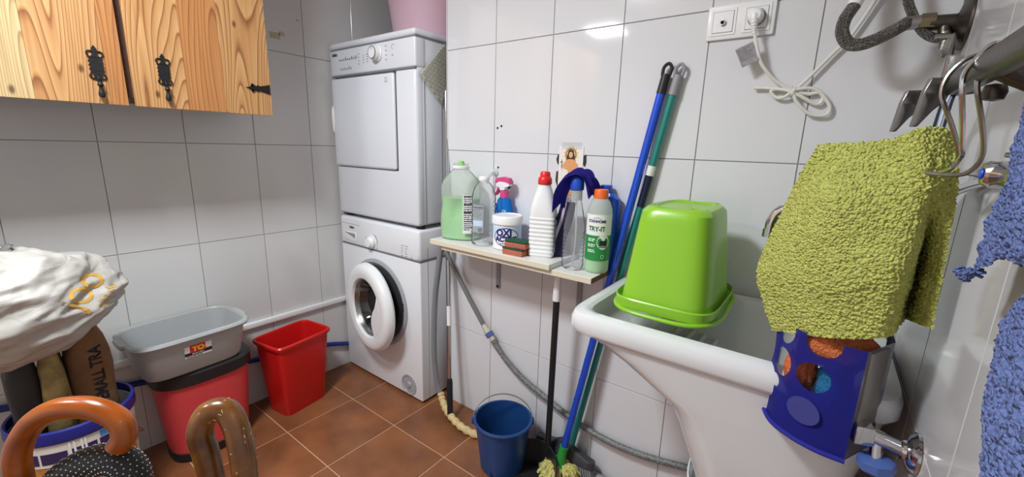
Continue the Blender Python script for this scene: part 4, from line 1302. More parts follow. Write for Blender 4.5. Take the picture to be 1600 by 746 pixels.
lv = [sec(0.395, 0.948, 1.190, -0.375, -0.06, 3.2), sec(0.43, 0.940, 1.20, -0.39, -0.05, 3.3), sec(0.48, 0.928, 1.21, -0.400, -0.045, 3.5), sec(0.54, 0.908, 1.222, -0.412, -0.04, 3.8), sec(0.60, 0.888, 1.232, -0.420, -0.035, 4.2), sec(0.64, 0.870, 1.238, -0.425, -0.03, 4.6),
      sec(0.660, 0.850, 1.240, -0.428, -0.028, 5), sec(0.685, 0.808, 1.242, -0.431, -0.026, 5.5), sec(0.725, 0.742, 1.245, -0.436, -0.022, 6), sec(0.768, 0.660, 1.250, -0.443, -0.014, 8),
      (cx_, cy_, 0.774, ha_ - 0.006, hb_ - 0.004, P_), (cx_, cy_, 0.783, ha_, hb_, P_), (cx_, cy_, 0.808, ha_, hb_, P_), (cx_, cy_, 0.819, ha_ - 0.005, hb_ - 0.005, P_), (cx_, cy_, SZT, ha_ - 0.018, hb_ - 0.018, P_),
      (cx_ - 0.004, cy_ + 0.002, SZT, ha_ - 0.036, hb_ - 0.034, 10), (cx_ - 0.004, cy_ + 0.002, 0.819, ha_ - 0.044, hb_ - 0.042, 10), (cx_ - 0.004, cy_, 0.78, ha_ - 0.052, hb_ - 0.052, 9), (cx_, cy_, 0.74, ha_ - 0.09, hb_ - 0.075, 7), (cx_ + 0.09, cy_, 0.69, ha_ - 0.19, hb_ - 0.10, 5), (cx_ + 0.11, cy_, 0.66, ha_ - 0.23, hb_ - 0.13, 4)]
bas = obj('basin', loft(lv, 96), M['cer'], sk)
bm = bmesh.new()
for k in range(4, 8):
    join(bm, cyl((SX0 + 0.075 + k * 0.030, SY0 + 0.075, 0.742 - k * 0.006), (SX0 + 0.085 + k * 0.030, -0.07, 0.742 - k * 0.006), 0.006, 8))
obj('washboard_ridges', bm, M['cer'], bas, kind='stuff')
obj('pedestal_base', loft([(1.068, -0.218, 0.0, 0.132, 0.176, 3.2), (1.068, -0.218, 0.02, 0.128, 0.172, 3.2), (1.068, -0.218, 0.40, 0.138, 0.182, 3.2)], 60), M['cer'], sk)
obj('pedestal_collar', loft([(1.068, -0.218, 0.390, 0.138, 0.182, 3.2), (1.068, -0.218, 0.393, 0.146, 0.190, 3.2), (1.068, -0.218, 0.437, 0.148, 0.192, 3.2), (1.068, -0.218, 0.439, 0.145, 0.189, 3.2), (1.068, -0.218, 0.41, 0.136, 0.178, 3.2)], 60, False, False), M['cer'], sk)

# lime bucket upside down
gx, gy = 0.823, -0.213
gb = thing('lime_bucket', 'lime green square bucket turned upside down on the sink rim', 'bucket', (gx, gy, SZT))
z0 = SZT + 0.002
obj('body', loft([(gx, gy, z0 + 0.018, 0.110, 0.148, 5), (gx, gy, z0 + 0.04, 0.107, 0.144, 5), (gx, gy, z0 + 0.225, 0.088, 0.118, 4.5), (gx, gy, z0 + 0.245, 0.085, 0.115, 4.5), (gx, gy, z0 + 0.256, 0.076, 0.106, 4.2), (gx, gy, z0 + 0.2595, 0.062, 0.09, 4), (gx, gy, z0 + 0.259, 0.058, 0.086, 4), (gx, gy, z0 + 0.255, 0.054, 0.082, 4)], 72, False, True), M['lime'], gb)
obj('rim', loft([(gx, gy, z0 + 0.013, 0.110, 0.148, 5), (gx, gy, z0 + 0.011, 0.119, 0.157, 5), (gx, gy, z0 + 0.034, 0.121, 0.159, 5), (gx, gy, z0 + 0.037, 0.119, 0.157, 5), (gx, gy, z0 + 0.020, 0.117, 0.155, 5), (gx, gy, z0 + 0.014, 0.109, 0.147, 5)], 72, False, False), M['lime'], gb)
pts = []
for i in range(60):
    a = 2 * PI * i / 60
    p = ring(gx, gy, 0, 0.127, 0.170, 3.4, 60)[i]
    lift = 0.004 + (0.004 if p[1] < gy else 0.012 * max(0, (p[0] - gx) / 0.12))
    pts.append((p[0], p[1], z0 + lift))
hb2 = tube(pts, 0.0058, 10, 1, closed=True)
for v in hb2.verts:
    v.co.z = z0 + 0.0005 + (v.co.z - z0) * 0.9
obj('carry_handle', hb2, M['lime'], gb)
for fx_, fy_ in ((-0.030, 0.100), (0.040, 0.098), (0.046, -0.062)):
    obj('foot_slot', xf(box(-0.018, 0.018, -0.0025, 0.0025, -0.001, 0.002, 0.0008, 1), Matrix.Translation((gx + fx_, gy + fy_, z0 + 0.2575))), M['lime'], gb)
obj('orange_sticker', xf(extr([(-0.006, 0.016), (0.006, 0.02), (0.005, -0.004), (0.002, -0.02), (-0.004, -0.012)], 0.0006, frame((gx + 0.0985, gy - 0.01, z0 + 0.115), (0, 1, 0), (-0.10, 0, 1))), Matrix.Identity(4)), M['scuff'], gb)

# ------------------------------------------------------------------ sockets and cord
pt = thing('wall_socket', 'white double socket plate with round plug on the tiles above sticks', 'socket', (0.85, 0, 1.56))
SW0, SW1, SB, ST = 0.772, 0.932, 1.512, 1.598
pl2 = obj('plate', box(SW0, SW1, -0.010, -0.0005, SB, ST, 0.004), M['white_plastic'], pt)
for cxx in (0.812, 0.891):
    f_ = obj('insert_frame', box(cxx - 0.032, cxx + 0.032, -0.012, -0.009, 1.555 - 0.033, 1.555 + 0.033, 0.0012, 1), M['white_plastic'], pl2)
    obj('insert_gap', box(cxx - 0.0255, cxx + 0.0255, -0.0124, -0.011, 1.555 - 0.0265, 1.555 + 0.0265, 0.0002, 1), M['print_grey'], pl2)
    obj('insert', box(cxx - 0.0245, cxx + 0.0245, -0.0135, -0.011, 1.555 - 0.0255, 1.555 + 0.0255, 0.0008, 1), M['white_plastic'], pl2)
obj('aerial_jack', lathe([(0.0075, 0), (0.0075, 0.006), (0.0045, 0.006), (0.004, 0.001), (0.0001, 0.001)], 20, FRONT(0.812, -0.0135, 1.553)), M['chrome_dull'], pl2)
obj('aerial_hole', lathe([(0.0040, 0.0015), (0.0001, 0.0015)], 16, FRONT(0.812, -0.0135, 1.553)), M['black_dot'], pl2)
obj('socket_well', lathe([(0.0215, 0), (0.0215, 0.0012), (0.0195, 0.0012), (0.019, 0.0003), (0.0001, 0.0003)], 32, FRONT(0.891, -0.0135, 1.556)), M['grey_plastic'], pl2)
pg = thing('power_cord', 'white power cord with round plug looped and tied on the tiles', 'cord', (0.90, -0.02, 1.45))
obj('plug', lathe([(0.018, 0), (0.0185, 0.004), (0.0175, 0.022), (0.013, 0.027), (0.0001, 0.028)], 28, FRONT(0.890, -0.0145, 1.556)), M['white_plastic'], pg)
obj('plug_neck', tube([(0.889, -0.034, 1.556), (0.890, -0.037, 1.541), (0.892, -0.036, 1.525), (0.894, -0.035, 1.512)], 0.009, 12, 5, rfun=lambda t: 0.011 - 0.006 * t + 0.0008 * math.sin(t * 50)), M['white_plastic'], pg)
CORD = [(0.8943, -0.035, 1.5148), (0.905, -0.035, 1.4771), (0.9196, -0.03, 1.4387), (0.9521, -0.02, 1.3995), (0.9895, -0.015, 1.375), (1.027, -0.012, 1.3629), (1.0499, -0.012, 1.3648), (1.0598, -0.012, 1.3496), (1.0476, -0.012, 1.3381), (1.0122, -0.018, 1.3584), (0.9758, -0.015, 1.3757), (0.9478, -0.012, 1.3744), (0.96, -0.012, 1.3582), (0.9786, -0.016, 1.357), (1.0034, -0.02, 1.3737), (1.0425, -0.015, 1.3722), (1.0747, -0.012, 1.3342), (1.0706, -0.012, 1.312), (1.0381, -0.015, 1.3154), (1.0079, -0.02, 1.3432), (0.9906, -0.02, 1.3698), (0.9398, -0.012, 1.3811), (0.9076, -0.012, 1.3828)]
obj('cable', tube(CORD, 0.0042, 8, 6), M['white_cord'], pg)
obj('cable', tube([(0.997, -0.018, 1.3712), (1.0196, -0.015, 1.3958), (1.0617, -0.013, 1.4504), (1.0914, -0.013, 1.4889), (1.1231, -0.013, 1.5576), (1.1354, -0.013, 1.5939), (1.15, -0.013, 1.66), (1.16, -0.013, 1.8)], 0.0042, 8, 6), M['white_cord'], pg)
obj('wire_tie', tube([(0.992, -0.008, 1.384), (0.999, -0.026, 1.380), (0.994, -0.028, 1.362), (0.990, -0.010, 1.356)], 0.001, 6, 5, closed=True), M['white_plastic'], pg)
fr = frame((0.886, -0.040, 1.462), (0.86, 0.2, 0.42), (-0.40, 0, 0.9))
tg = obj('foil_tag', xf(box(-0.021, 0.021, -0.025, 0.025, -0.0004, 0.0004), fr), M['foil'], pg)
obj('lettering', xf(text_lines(-0.018, 0.016, 0.020, 10, 0.0014, 0.0018, rl), fr @ Matrix.Translation((0, 0, 0.0008))), M['print_grey'], tg)

# ------------------------------------------------------------------ water valve and braided hoses
vv = thing('angle_valve', 'tarnished wall valve with large dark round escutcheon at the upper right corner', 'valve', (XC, -0.075, 1.475))
VM = frame((XC - 0.001, -0.078, 1.478), (0, -1, 0), (0, 0, 1))     # local z -> -x
obj('escutcheon', lathe([(0.052, 0), (0.051, 0.004), (0.040, 0.009), (0.020, 0.014), (0.018, 0.016)], 40, VM), M['metal_dark'], vv)
obj('valve_body', cyl((XC - 0.002, -0.078, 1.480), (XC - 0.055, -0.079, 1.483), 0.0145, 20), M['metal_dark'], vv)
obj('valve_neck', cyl((XC - 0.032, -0.079, 1.481), (XC - 0.028, -0.083, 1.448), 0.011, 16), M['metal_dark'], vv)
obj('outlet_elbow', tube([(XC - 0.030, -0.083, 1.462), (XC - 0.026, -0.085, 1.446), (XC - 0.028, -0.09, 1.425)], 0.010, 12, 5), M['chrome_dull'], vv)
lever = extr([(-0.008, 0), (0.008, 0), (0.010, -0.03), (0.004, -0.042), (-0.004, -0.042), (-0.009, -0.03)], 0.008, frame((XC - 0.018, -0.10, 1.452), (0, -1, 0), (0.1, 0, 1)))
obj('lever', lever, M['chrome_dull'], vv)
h1 = thing('braided_hose', 'thick braided steel hose bending in a loop from the upper valve', 'hose', (1.15, -0.11, 1.47))
obj('hose', tube([(1.180, -0.085, 1.487), (1.163, -0.10, 1.473), (1.135, -0.115, 1.455), (1.108, -0.12, 1.446), (1.088, -0.12, 1.452), (1.075, -0.12, 1.475), (1.076, -0.11, 1.503), (1.087, -0.09, 1.533), (1.098, -0.07, 1.572), (1.11, -0.06, 1.65), (1.115, -0.055, 1.75)], 0.0125, 14, 8), M['braid'], h1)
obj('ferrule', cyl((1.176, -0.084, 1.486), (1.201, -0.080, 1.487), 0.0135, 18), M['chrome_dull'], h1)
obj('hex_nut', cyl((1.200, -0.080, 1.486), (1.222, -0.079, 1.485), 0.0165, 6), M['brass'], h1)
obj('white_tag', cyl((1.086, -0.091, 1.530), (1.096, -0.073, 1.566), 0.0135, 14), M['label_white'], h1)
h2 = thing('thin_braided_hose', 'thinner dark braided hose rising behind the thick steel hose', 'hose', (1.2, -0.08, 1.48))
obj('hose', tube([(1.238, -0.088, 1.452), (1.226, -0.087, 1.452), (1.206, -0.08, 1.470), (1.186, -0.068, 1.508), (1.172, -0.06, 1.550), (1.165, -0.055, 1.62), (1.16, -0.05, 1.75)], 0.0085, 12, 8), M['braid'], h2)
obj('ferrule', cyl((1.226, -0.087, 1.452), (1.246, -0.088, 1.451), 0.0092, 14), M['chrome_dull'], h2)

# ------------------------------------------------------------------ rail with hooks on the right wall
rx, rz = 1.222, 1.318
ra = thing('hook_rail', 'tarnished metal wall rail with flat chrome blade hooks at right', 'rail', (XC, -0.6, rz))
obj('bar', tube([(rx, -0.43, rz), (rx, -0.47, rz), (rx, -0.9, rz), (rx, -0.92, rz)], 0.0165, 18, smooth=False, rfun=lambda t: 0.0165 if 0.1 < t else 0.013), M['metal_dark'], ra)
for yy in (-0.62, -0.90):
    s = obj('standoff', cyl((rx + 0.005, yy, rz - 0.006), (XC - 0.001, yy, rz - 0.03), 0.010, 14), M['metal_dark'], ra)
    obj('mounting_plate', lathe([(0.020, 0), (0.019, 0.004), (0.010, 0.006)], 24, frame((XC - 0.0005, yy, rz - 0.03), (0, -1, 0), (0, 0, 1))), M['metal_dark'], s)
obj('knob', lathe([(0.0001, 0.010), (0.009, 0.008), (0.011, 0), (0.009, -0.008), (0.0001, -0.010)], 16, Matrix.Translation((rx + 0.012, -0.585, rz - 0.026))), M['metal_dark'], ra)
obj('end_plate', xf(box(-0.011, 0.011, -0.004, 0.004, -0.028, 0.028, 0.003), Matrix.Translation((1.216, -0.425, 1.334)) @ Matrix.Rotation(0.5, 4, 'Z')), M['chrome_dull'], ra)


def blade_hook(x, y, z, s):
    h = extr([(-0.036 * s, 0), (0.018 * s, 0), (0.018 * s, -0.022 * s), (-0.010 * s, -0.026 * s), (-0.027 * s, -0.046 * s), (-0.040 * s, -0.068 * s), (-0.046 * s, -0.068 * s), (-0.041 * s, -0.020 * s)], 0.012, frame((x, y + 0.007, z), (1, 0.25, 0), (0, 0, 1)))
    bmesh.ops.bevel(h, geom=list(h.edges), offset=0.0012, segments=1, affect='EDGES')
    return obj('blade_hook', h, M['steel_dark'], ra)


blade_hook(1.224, -0.455, 1.327, 0.98)
blade_hook(1.206, -0.385, 1.319, 0.92)
obj('hook_arm', cyl((1.200, -0.385, 1.310), (1.222, -0.445, 1.312), 0.006, 10), M['chrome_dull'], ra)
obj('hook_arm', cyl((1.222, -0.445, 1.312), (1.222, -0.47, 1.318), 0.008, 10), M['chrome_dull'], ra)
for k, dx in enumerate((0, 0.004, 0.008)):
    pass
cs = thing('string_loop', 'thin dark blue string loop hanging from the hooks above the green towel', 'string', (1.212, -0.46, 1.31))
for dx, dz in ((-0.001, 0), (0.004, 0.006), (0.009, 0.008)):
    obj('strand', tube([(1.219 + dx, -0.452, 1.318 + dz), (1.211 + dx, -0.462, 1.295 + dz), (1.208 + dx, -0.464, 1.265), (1.206 + dx, -0.464, 1.225)], 0.0017, 6, 5), M['navy'] if dx != 0.004 else M['label_ice'], cs)
wires = [
    [(1.228, -0.56, 1.320), (1.225, -0.56, 1.3365), (1.217, -0.56, 1.338), (1.206, -0.56, 1.332), (1.196, -0.56, 1.316), (1.194, -0.56, 1.296), (1.201, -0.56, 1.277), (1.214, -0.55, 1.251), (1.226, -0.54, 1.220), (1.222, -0.53, 1.20)],
    [(1.232, -0.62, 1.332), (1.226, -0.62, 1.338), (1.216, -0.62, 1.3375), (1.207, -0.62, 1.324), (1.201, -0.62, 1.31), (1.202, -0.62, 1.293), (1.210, -0.61, 1.259), (1.216, -0.60, 1.234), (1.220, -0.59, 1.223), (1.220, -0.58, 1.216), (1.218, -0.57, 1.206), (1.212, -0.555, 1.20)],
    [(1.234, -0.60, 1.332), (1.228, -0.60, 1.3365), (1.220, -0.60, 1.334), (1.212, -0.60, 1.322), (1.215, -0.60, 1.308), (1.218, -0.60, 1.291), (1.229, -0.59, 1.26), (1.238, -0.58, 1.231), (1.24, -0.57, 1.216), (1.237, -0.56, 1.204), (1.232, -0.55, 1.198), (1.222, -0.54, 1.196), (1.20, -0.53, 1.198)]]
wl_ = ['dull bent wire hook hanging leftmost on the dark rail', 'shiny bright wire hook hanging in the middle on the dark rail', 'long dull wire hook hanging rightmost on the dark rail']
for w, l, mm in zip(wires, wl_, ('chrome_dull', 'chrome', 'chrome_dull')):
    obj('wire_hook', tube(w, 0.0027, 8, 6), M[mm], label=l, cat='hook', group='wire hooks on the rail', loc=w[2])

# mixer tap on the right wall
mx_ = thing('mixer_tap', 'chrome wall mixer tap with blue cold marker half hidden by towels', 'tap', (XC, -0.60, 1.19))
obj('body', tube([(1.247, -0.635, 1.200), (1.247, -0.64, 1.200), (1.247, -0.82, 1.200), (1.247, -0.825, 1.200)], 0.016, 18, smooth=False, rfun=lambda t: 0.0165 if 0.03 < t < 0.97 else 0.014), M['chrome'], mx_)
for yy in (-0.66, -0.80):
    obj('wall_union', cyl((1.247, yy, 1.200), (XC - 0.001, yy, 1.200), 0.014, 18), M['chrome'], mx_)
kb = obj('handle_cap', lathe([(0.013, 0), (0.0135, 0.008), (0.011, 0.012), (0.0001, 0.0125)], 24, frame((1.240, -0.652, 1.202), (0, -1, 0), (0, 0, 1))), M['chrome'], mx_)
obj('cold_marker', lathe([(0.006, 0.0126), (0.005, 0.014), (0.0001, 0.014)], 18, frame((1.240, -0.652, 1.202), (0, -1, 0), (0, 0, 1))), M['cap_blue'], kb)
obj('lever', box(1.238, 1.256, -0.76, -0.66, 1.219, 1.225, 0.002), M['chrome'], kb)
obj('supply_pipe', tube([(1.252, -0.636, 1.200), (1.260, -0.60, 1.196), (1.262, -0.50, 1.188), (1.258, -0.40, 1.17), (1.235, -0.35, 1.14)], 0.0065, 12, 8), M['chrome'], mx_)
obj('spout', tube([(1.240, -0.355, 1.145), (1.20, -0.335, 1.12), (1.11, -0.31, 1.105), (1.055, -0.30, 1.112), (1.028, -0.295, 1.10), (1.018, -0.295, 1.078), (1.0165, -0.295, 1.058)], 0.011, 14, 8), M['chrome'], mx_)
obj('aerator', cyl((1.0165, -0.295, 1.062), (1.0160, -0.295, 1.045), 0.0130, 18), M['chrome'], mx_)

# ------------------------------------------------------------------ green towel
TW = [[(1.074, -0.44, 1.227), (1.119, -0.46, 1.231), (1.162, -0.48, 1.235), (1.182, -0.5, 1.246), (1.197, -0.5, 1.253), (1.216, -0.49, 1.252), (1.229, -0.48, 1.241)], [(1.059, -0.43, 1.186), (1.113, -0.48, 1.191), (1.163, -0.5, 1.196), (1.196, -0.525, 1.204), (1.212, -0.515, 1.208), (1.224, -0.505, 1.208), (1.234, -0.5, 1.209)], [(1.042, -0.42, 1.128), (1.104, -0.5, 1.142), (1.163, -0.52, 1.15), (1.201, -0.53, 1.159), (1.215, -0.52, 1.161), (1.227, -0.51, 1.162), (1.241, -0.5, 1.163)], [(1.015, -0.41, 1.0), (1.096, -0.495, 1.03), (1.164, -0.53, 1.052), (1.207, -0.53, 1.065), (1.229, -0.43, 1.053), (1.232, -0.48, 1.067), (1.246, -0.505, 1.072)], [(1.03, -0.415, 0.947), (1.107, -0.495, 0.977), (1.165, -0.525, 1.001), (1.204, -0.525, 1.018), (1.231, -0.42, 1.003), (1.234, -0.48, 1.02), (1.248, -0.505, 1.026)], [(1.057, -0.43, 0.893), (1.117, -0.495, 0.923), (1.163, -0.52, 0.941), (1.204, -0.52, 0.959), (1.229, -0.43, 0.962), (1.236, -0.475, 0.973), (1.249, -0.505, 0.977)]]


def cloth(ctrl, ku, kv, nub, amp, seed=0):
    rows = [catmull(r, ku) for r in ctrl]
    cols = [catmull([rows[i][j] for i in range(len(rows))], kv) for j in range(len(rows[0]))]
    bm = bmesh.new()
    n, m = len(cols), len(cols[0])
    vs = [[bm.verts.new(cols[j][i]) for j in range(n)] for i in range(m)]
    for i in range(m - 1):
        for j in range(n - 1):
            bm.faces.new((vs[i][j], vs[i][j + 1], vs[i + 1][j + 1], vs[i + 1][j]))
    bm.normal_update()
    off = []
    for v in bm.verts:
        p = v.co * nub + Vector((seed, seed * 2, 0))
        d = noise.voronoi(p)[0]
        off.append(v.normal * (amp * 1.45 * (0.45 - d[0]) + 0.15 * amp * noise.noise(v.co * nub * 0.3) + 0.0025 * noise.noise(v.co * 22)))
    for v, o_ in zip(bm.verts, off):
        v.co += o_
    return bm


top = TW[0]
back1 = [(x, y + 0.022, z + 0.001) for x, y, z in top]
back2 = [(min(x, 1.245), min(y + 0.045, -0.41), z - 0.03) for x, y, z in top]
back3 = [(min(x + 0.0, 1.245), min(y + 0.055, -0.385), z - 0.12) for x, y, z in top]
bm = cloth([back3, back2, back1] + TW, 44, 38, 235, 0.0042)
obj('green_towel', bm, M['towel_green'], sharp=False, label='lime green terry towel hanging over the sink at right', cat='towel', loc=(1.15, -0.47, 1.24))

# blue caddy with sponges under the towel
cd_ = thing('sponge_caddy', 'translucent blue plastic caddy with oval holes holding scrubbers below the towel', 'caddy', (1.13, -0.45, 0.73))
fx0, fy0 = 0.0, 0.0
# curved front wall as a developed strip: u along the plan curve, v up
plan = catmull([(1.075, -0.36, 0), (1.064, -0.385, 0), (1.066, -0.425, 0), (1.083, -0.470, 0), (1.115, -0.498, 0), (1.150, -0.512, 0), (1.187, -0.515, 0)], 8)
back_plan = [(1.187, -0.515), (1.225, -0.44), (1.225, -0.36), (1.075, -0.36)]
LEN = [0.0]
for a, b in zip(plan[:-1], plan[1:]):
    LEN.append(LEN[-1] + (b - a).length)


def on_plan(u):
    u = max(0, min(u, LEN[-1] - 1e-6))
    for i in range(len(LEN) - 1):
        if LEN[i + 1] >= u:
            t = (u - LEN[i]) / (LEN[i + 1] - LEN[i])
            return plan[i].lerp(plan[i + 1], t)


CZ0, CZ1 = 0.735, 0.925
holes = [(0.113, 0.118, 0.021, 0.026), (0.100, 0.075, 0.014, 0.012), (0.172, 0.119, 0.0265, 0.0245), (0.178, 0.184, 0.0265, 0.024), (0.045, 0.12, 0.02, 0.026), (0.112, 0.180, 0.020, 0.026)]
bm = bmesh.new()
NU_, NV_ = 110, 110
grid = {}
for i in range(NU_ + 1):
    for j in range(NV_ + 1):
        u = LEN[-1] * i / NU_
        v = (CZ1 - CZ0) * j / NV_
        for (hu, hv, a, b) in holes:       # snap verts near a hole onto its edge
            d = math.hypot((u - hu) / a, (v - hv) / b)
            if 0.86 < d < 1.12:
                u, v = hu + (u - hu) / d, hv + (v - hv) / d
        grid[i, j] = (u, v)
vv_ = {}
def gv(i, j):
    if (i, j) not in vv_:
        u, v = grid[i, j]
        p = on_plan(u)
        vv_[i, j] = bm.verts.new((p.x + 0.0 * v, p.y, CZ0 + v))
    return vv_[i, j]
for i in range(NU_):
    for j in range(NV_):
        q = [grid[i, j], grid[i + 1, j], grid[i + 1, j + 1], grid[i, j + 1]]
        cu_, cv_ = sum(p[0] for p in q) / 4, sum(p[1] for p in q) / 4
        if any(math.hypot((cu_ - hu) / a, (cv_ - hv) / b) < 0.985 for hu, hv, a, b in holes):
            continue
        bm.faces.new((gv(i, j), gv(i + 1, j), gv(i + 1, j + 1), gv(i, j + 1)))
bmesh.ops.solidify(bm, geom=list(bm.faces), thickness=0.0022)
obj('front_shell', bm, M['caddy'], cd_)
sd = [Vector((x, y, 0)) for x, y in back_plan]
bm = rings_mesh([[Vector((p.x, p.y, z)) for p in sd[:3]] for z in (CZ0, CZ1)], False, False, closed=False)
bmesh.ops.solidify(bm, geom=list(bm.faces), thickness=0.0022)
obj('back_shell', bm, M['caddy'], cd_)
base_poly = [(p.x, p.y) for p in plan] + [(1.225, -0.44), (1.225, -0.36)]
obj('base', extr(base_poly, 0.004, Matrix.Translation((0, 0, CZ0 - 0.002))), M['caddy'], cd_)
lip = [Vector((p.x, p.y, CZ0 - 0.002)) + (Vector((p.x, p.y, 0)) - Vector((1.16, -0.42, 0))).normalized() * 0.003 for p in plan]
obj('base_lip', tube(lip, 0.0042, 8, 2), M['caddy'], cd_)
fr = frame((1.206, -0.478, 0.835), (0.038, 0.075, 0), (0, 0, 1))
wn = fr.to_3x3() @ Vector((0, 0, 1))
bm = box(-0.030, 0.024, -0.06, 0.085, -0.004, 0.003, 0.002)
obj('side_plate', xf(bm, fr), mat('grey metal plate', (150, 146, 140), 0.4, 0.5), cd_)
ov = extr([(0.026 * math.cos(2 * PI * i / 32), 0.023 * math.sin(2 * PI * i / 32)) for i in range(32)], 0.0022, frame(on_plan(0.169) + Vector((-0.0004, -0.0012, CZ0 + 0.056)), on_plan(0.180) - on_plan(0.158), (0, 0, 1)))
obj('oval_relief', ov, clear_mat('pale blue oval', (98, 100, 180), 0.95, 0.3, 0.1), cd_)


def lump(c, r, seed, sc=(1, 1, 1), amp=0.25, fq=60, sub=4):
    b = bmesh.new()
    bmesh.ops.create_icosphere(b, subdivisions=sub, radius=1)
    for v in b.verts:
        n_ = v.co.normalized()
        d = 1 + amp * noise.noise(n_ * 2.2 + Vector((seed, 0, 0))) + amp * 0.3 * noise.noise(n_ * fq * 0.15 + Vector((0, seed, 0)))
        v.co = Vector(c) + Vector((n_.x * r * sc[0], n_.y * r * sc[1], n_.z * r * sc[2])) * d
    return b


obj('scrubber', lump((1.110, -0.452, CZ0 + 0.105), 0.030, 1, (0.80, 0.9, 1.5)), M['sponge_orange'], label='orange scrubber standing in the lower part of the blue caddy', cat='sponge', loc=(1.117, -0.455, CZ0))
obj('scrubber', lump((1.158, -0.474, CZ0 + 0.105), 0.030, 4, (0.80, 0.9, 1.6)), M['sponge_blue'], label='teal blue scrubber beside the orange one in blue caddy', cat='sponge', loc=(1.16, -0.455, CZ0))
obj('scrubber', lump((1.150, -0.462, CZ0 + 0.168), 0.044, 7, (1.25, 0.8, 0.9)), M['sponge_orange'], label='rusty orange scrubber on top in blue caddy under the towel hem', cat='sponge', loc=(1.135, -0.45, CZ0 + 0.13))

# washing machine valve low on the right wall
lv_ = thing('washer_valve', 'chrome stop valve with blue wheel and round wall plate below the caddy', 'valve', (XC, -0.495, 0.775))
EM = frame((XC - 0.0005, -0.495, 0.775), (0, -1, 0), (0, 0, 1))
obj('escutcheon', lathe([(0.032, 0), (0.0315, 0.004), (0.026, 0.010), (0.016, 0.014), (0.015, 0.018)], 36, EM), M['chrome'], lv_)
obj('inlet', tube([(XC - 0.002, -0.495, 0.775), (XC - 0.018, -0.495, 0.776), (XC - 0.022, -0.495, 0.776), (1.222, -0.497, 0.782)], 0.011, 18, smooth=False, rfun=lambda t: 0.0135 if t < 0.5 else 0.0115), M['chrome'], lv_)
obj('tee', tube([(1.228, -0.497, 0.781), (1.215, -0.497, 0.783), (1.205, -0.498, 0.784)], 0.0125, 18, smooth=False), M['chrome'], lv_)
obj('end_nut', xf(box(-0.015, 0.011, -0.014, 0.014, -0.016, 0.016, 0.003), Matrix.Translation((1.203, -0.502, 0.786)) @ Matrix.Rotation(0.3, 4, 'Z')), M['chrome'], lv_)
obj('stem', cyl((1.222, -0.497, 0.782), (1.224, -0.505, 0.752), 0.0085, 14), M['chrome'], lv_)
wh = lathe([(0.0001, 0.006), (0.018, 0.006), (0.024, 0.003), (0.025, -0.010), (0.020, -0.015), (0.0001, -0.016)], 8, Matrix.Translation((1.225, -0.51, 0.748)) @ Matrix.Rotation(-0.15, 4, 'Y'))
obj('blue_wheel', wh, M['blue_conn'], lv_)

# ------------------------------------------------------------------ blue towels at right
def hang_towel(name, label, ctrl, loc, seed):
    bm = cloth(ctrl, 40, 22, 170, 0.0045, seed)
    return bm


U = [[(1.226, -0.735, 1.335), (1.230, -0.79, 1.335), (1.226, -0.86, 1.336), (1.230, -0.97, 1.336)],
     [(1.232, -0.708, 1.249), (1.226, -0.775, 1.25), (1.222, -0.85, 1.25), (1.228, -0.96, 1.25)],
     [(1.236, -0.693, 1.186), (1.226, -0.765, 1.19), (1.221, -0.85, 1.19), (1.228, -0.96, 1.19)],
     [(1.236, -0.681, 1.150), (1.227, -0.750, 1.155), (1.222, -0.83, 1.16), (1.228, -0.96, 1.16)],
     [(1.236, -0.679, 1.125), (1.229, -0.745, 1.130), (1.224, -0.81, 1.14), (1.228, -0.96, 1.145)],
     [(1.236, -0.676, 1.097), (1.231, -0.735, 1.117), (1.227, -0.80, 1.137), (1.230, -0.96, 1.142)]]
bt = thing('blue_towel', 'upper blue terry towel with frayed corner hanging at the right edge', 'towel', (1.23, -0.8, 1.335), 'blue terry towels')
obj('cloth', hang_towel('a', '', U, None, 3), M['towel_blue'], bt, sharp=False)
bm = bmesh.new()
rng = random.Random(4)
for k in range(20):
    p = Vector((1.232 + rng.uniform(-0.008, 0.006), -0.679 - rng.random() * 0.03, 1.102 + rng.random() * 0.006))
    join(bm, tube([p, p + Vector((rng.uniform(-0.008, 0.002), rng.uniform(-0.002, 0.005), -rng.uniform(0.002, 0.006))), p + Vector((rng.uniform(-0.008, 0), rng.uniform(0, 0.009), -rng.uniform(0.006, 0.012)))], 0.0018, 5, 4))
obj('frayed_threads', bm, M['towel_blue'], bt, kind='stuff')
Lw = [[(1.236, -0.825, 1.122), (1.230, -0.87, 1.135), (1.228, -0.94, 1.15), (1.232, -1.03, 1.16)],
      [(1.236, -0.799, 1.091), (1.226, -0.86, 1.10), (1.224, -0.94, 1.11), (1.23, -1.03, 1.12)],
      [(1.237, -0.789, 1.062), (1.224, -0.86, 1.06), (1.222, -0.94, 1.06), (1.23, -1.03, 1.06)],
      [(1.238, -0.794, 1.029), (1.224, -0.865, 1.02), (1.222, -0.94, 1.01), (1.23, -1.03, 1.0)],
      [(1.238, -0.812, 0.995), (1.226, -0.875, 0.98), (1.222, -0.94, 0.97), (1.23, -1.03, 0.96)],
      [(1.238, -0.830, 0.965), (1.226, -0.89, 0.95), (1.222, -0.95, 0.93), (1.23, -1.03, 0.92)],
      [(1.236, -0.850, 0.86), (1.228, -0.90, 0.85), (1.224, -0.95, 0.84), (1.23, -1.03, 0.83)]]
bl = thing('blue_towel', 'lower blue terry towel hanging at the bottom right edge', 'towel', (1.23, -0.9, 1.1), 'blue terry towels')
obj('cloth', hang_towel('b', '', Lw, None, 8), M['towel_blue'], bl, sharp=False)
hk_ = obj('towel_peg', tube([(XC - 0.001, -0.97, 1.13), (1.24, -0.97, 1.128), (1.226, -0.97, 1.135)], 0.006, 10, 5), M['chrome_dull'], bl)

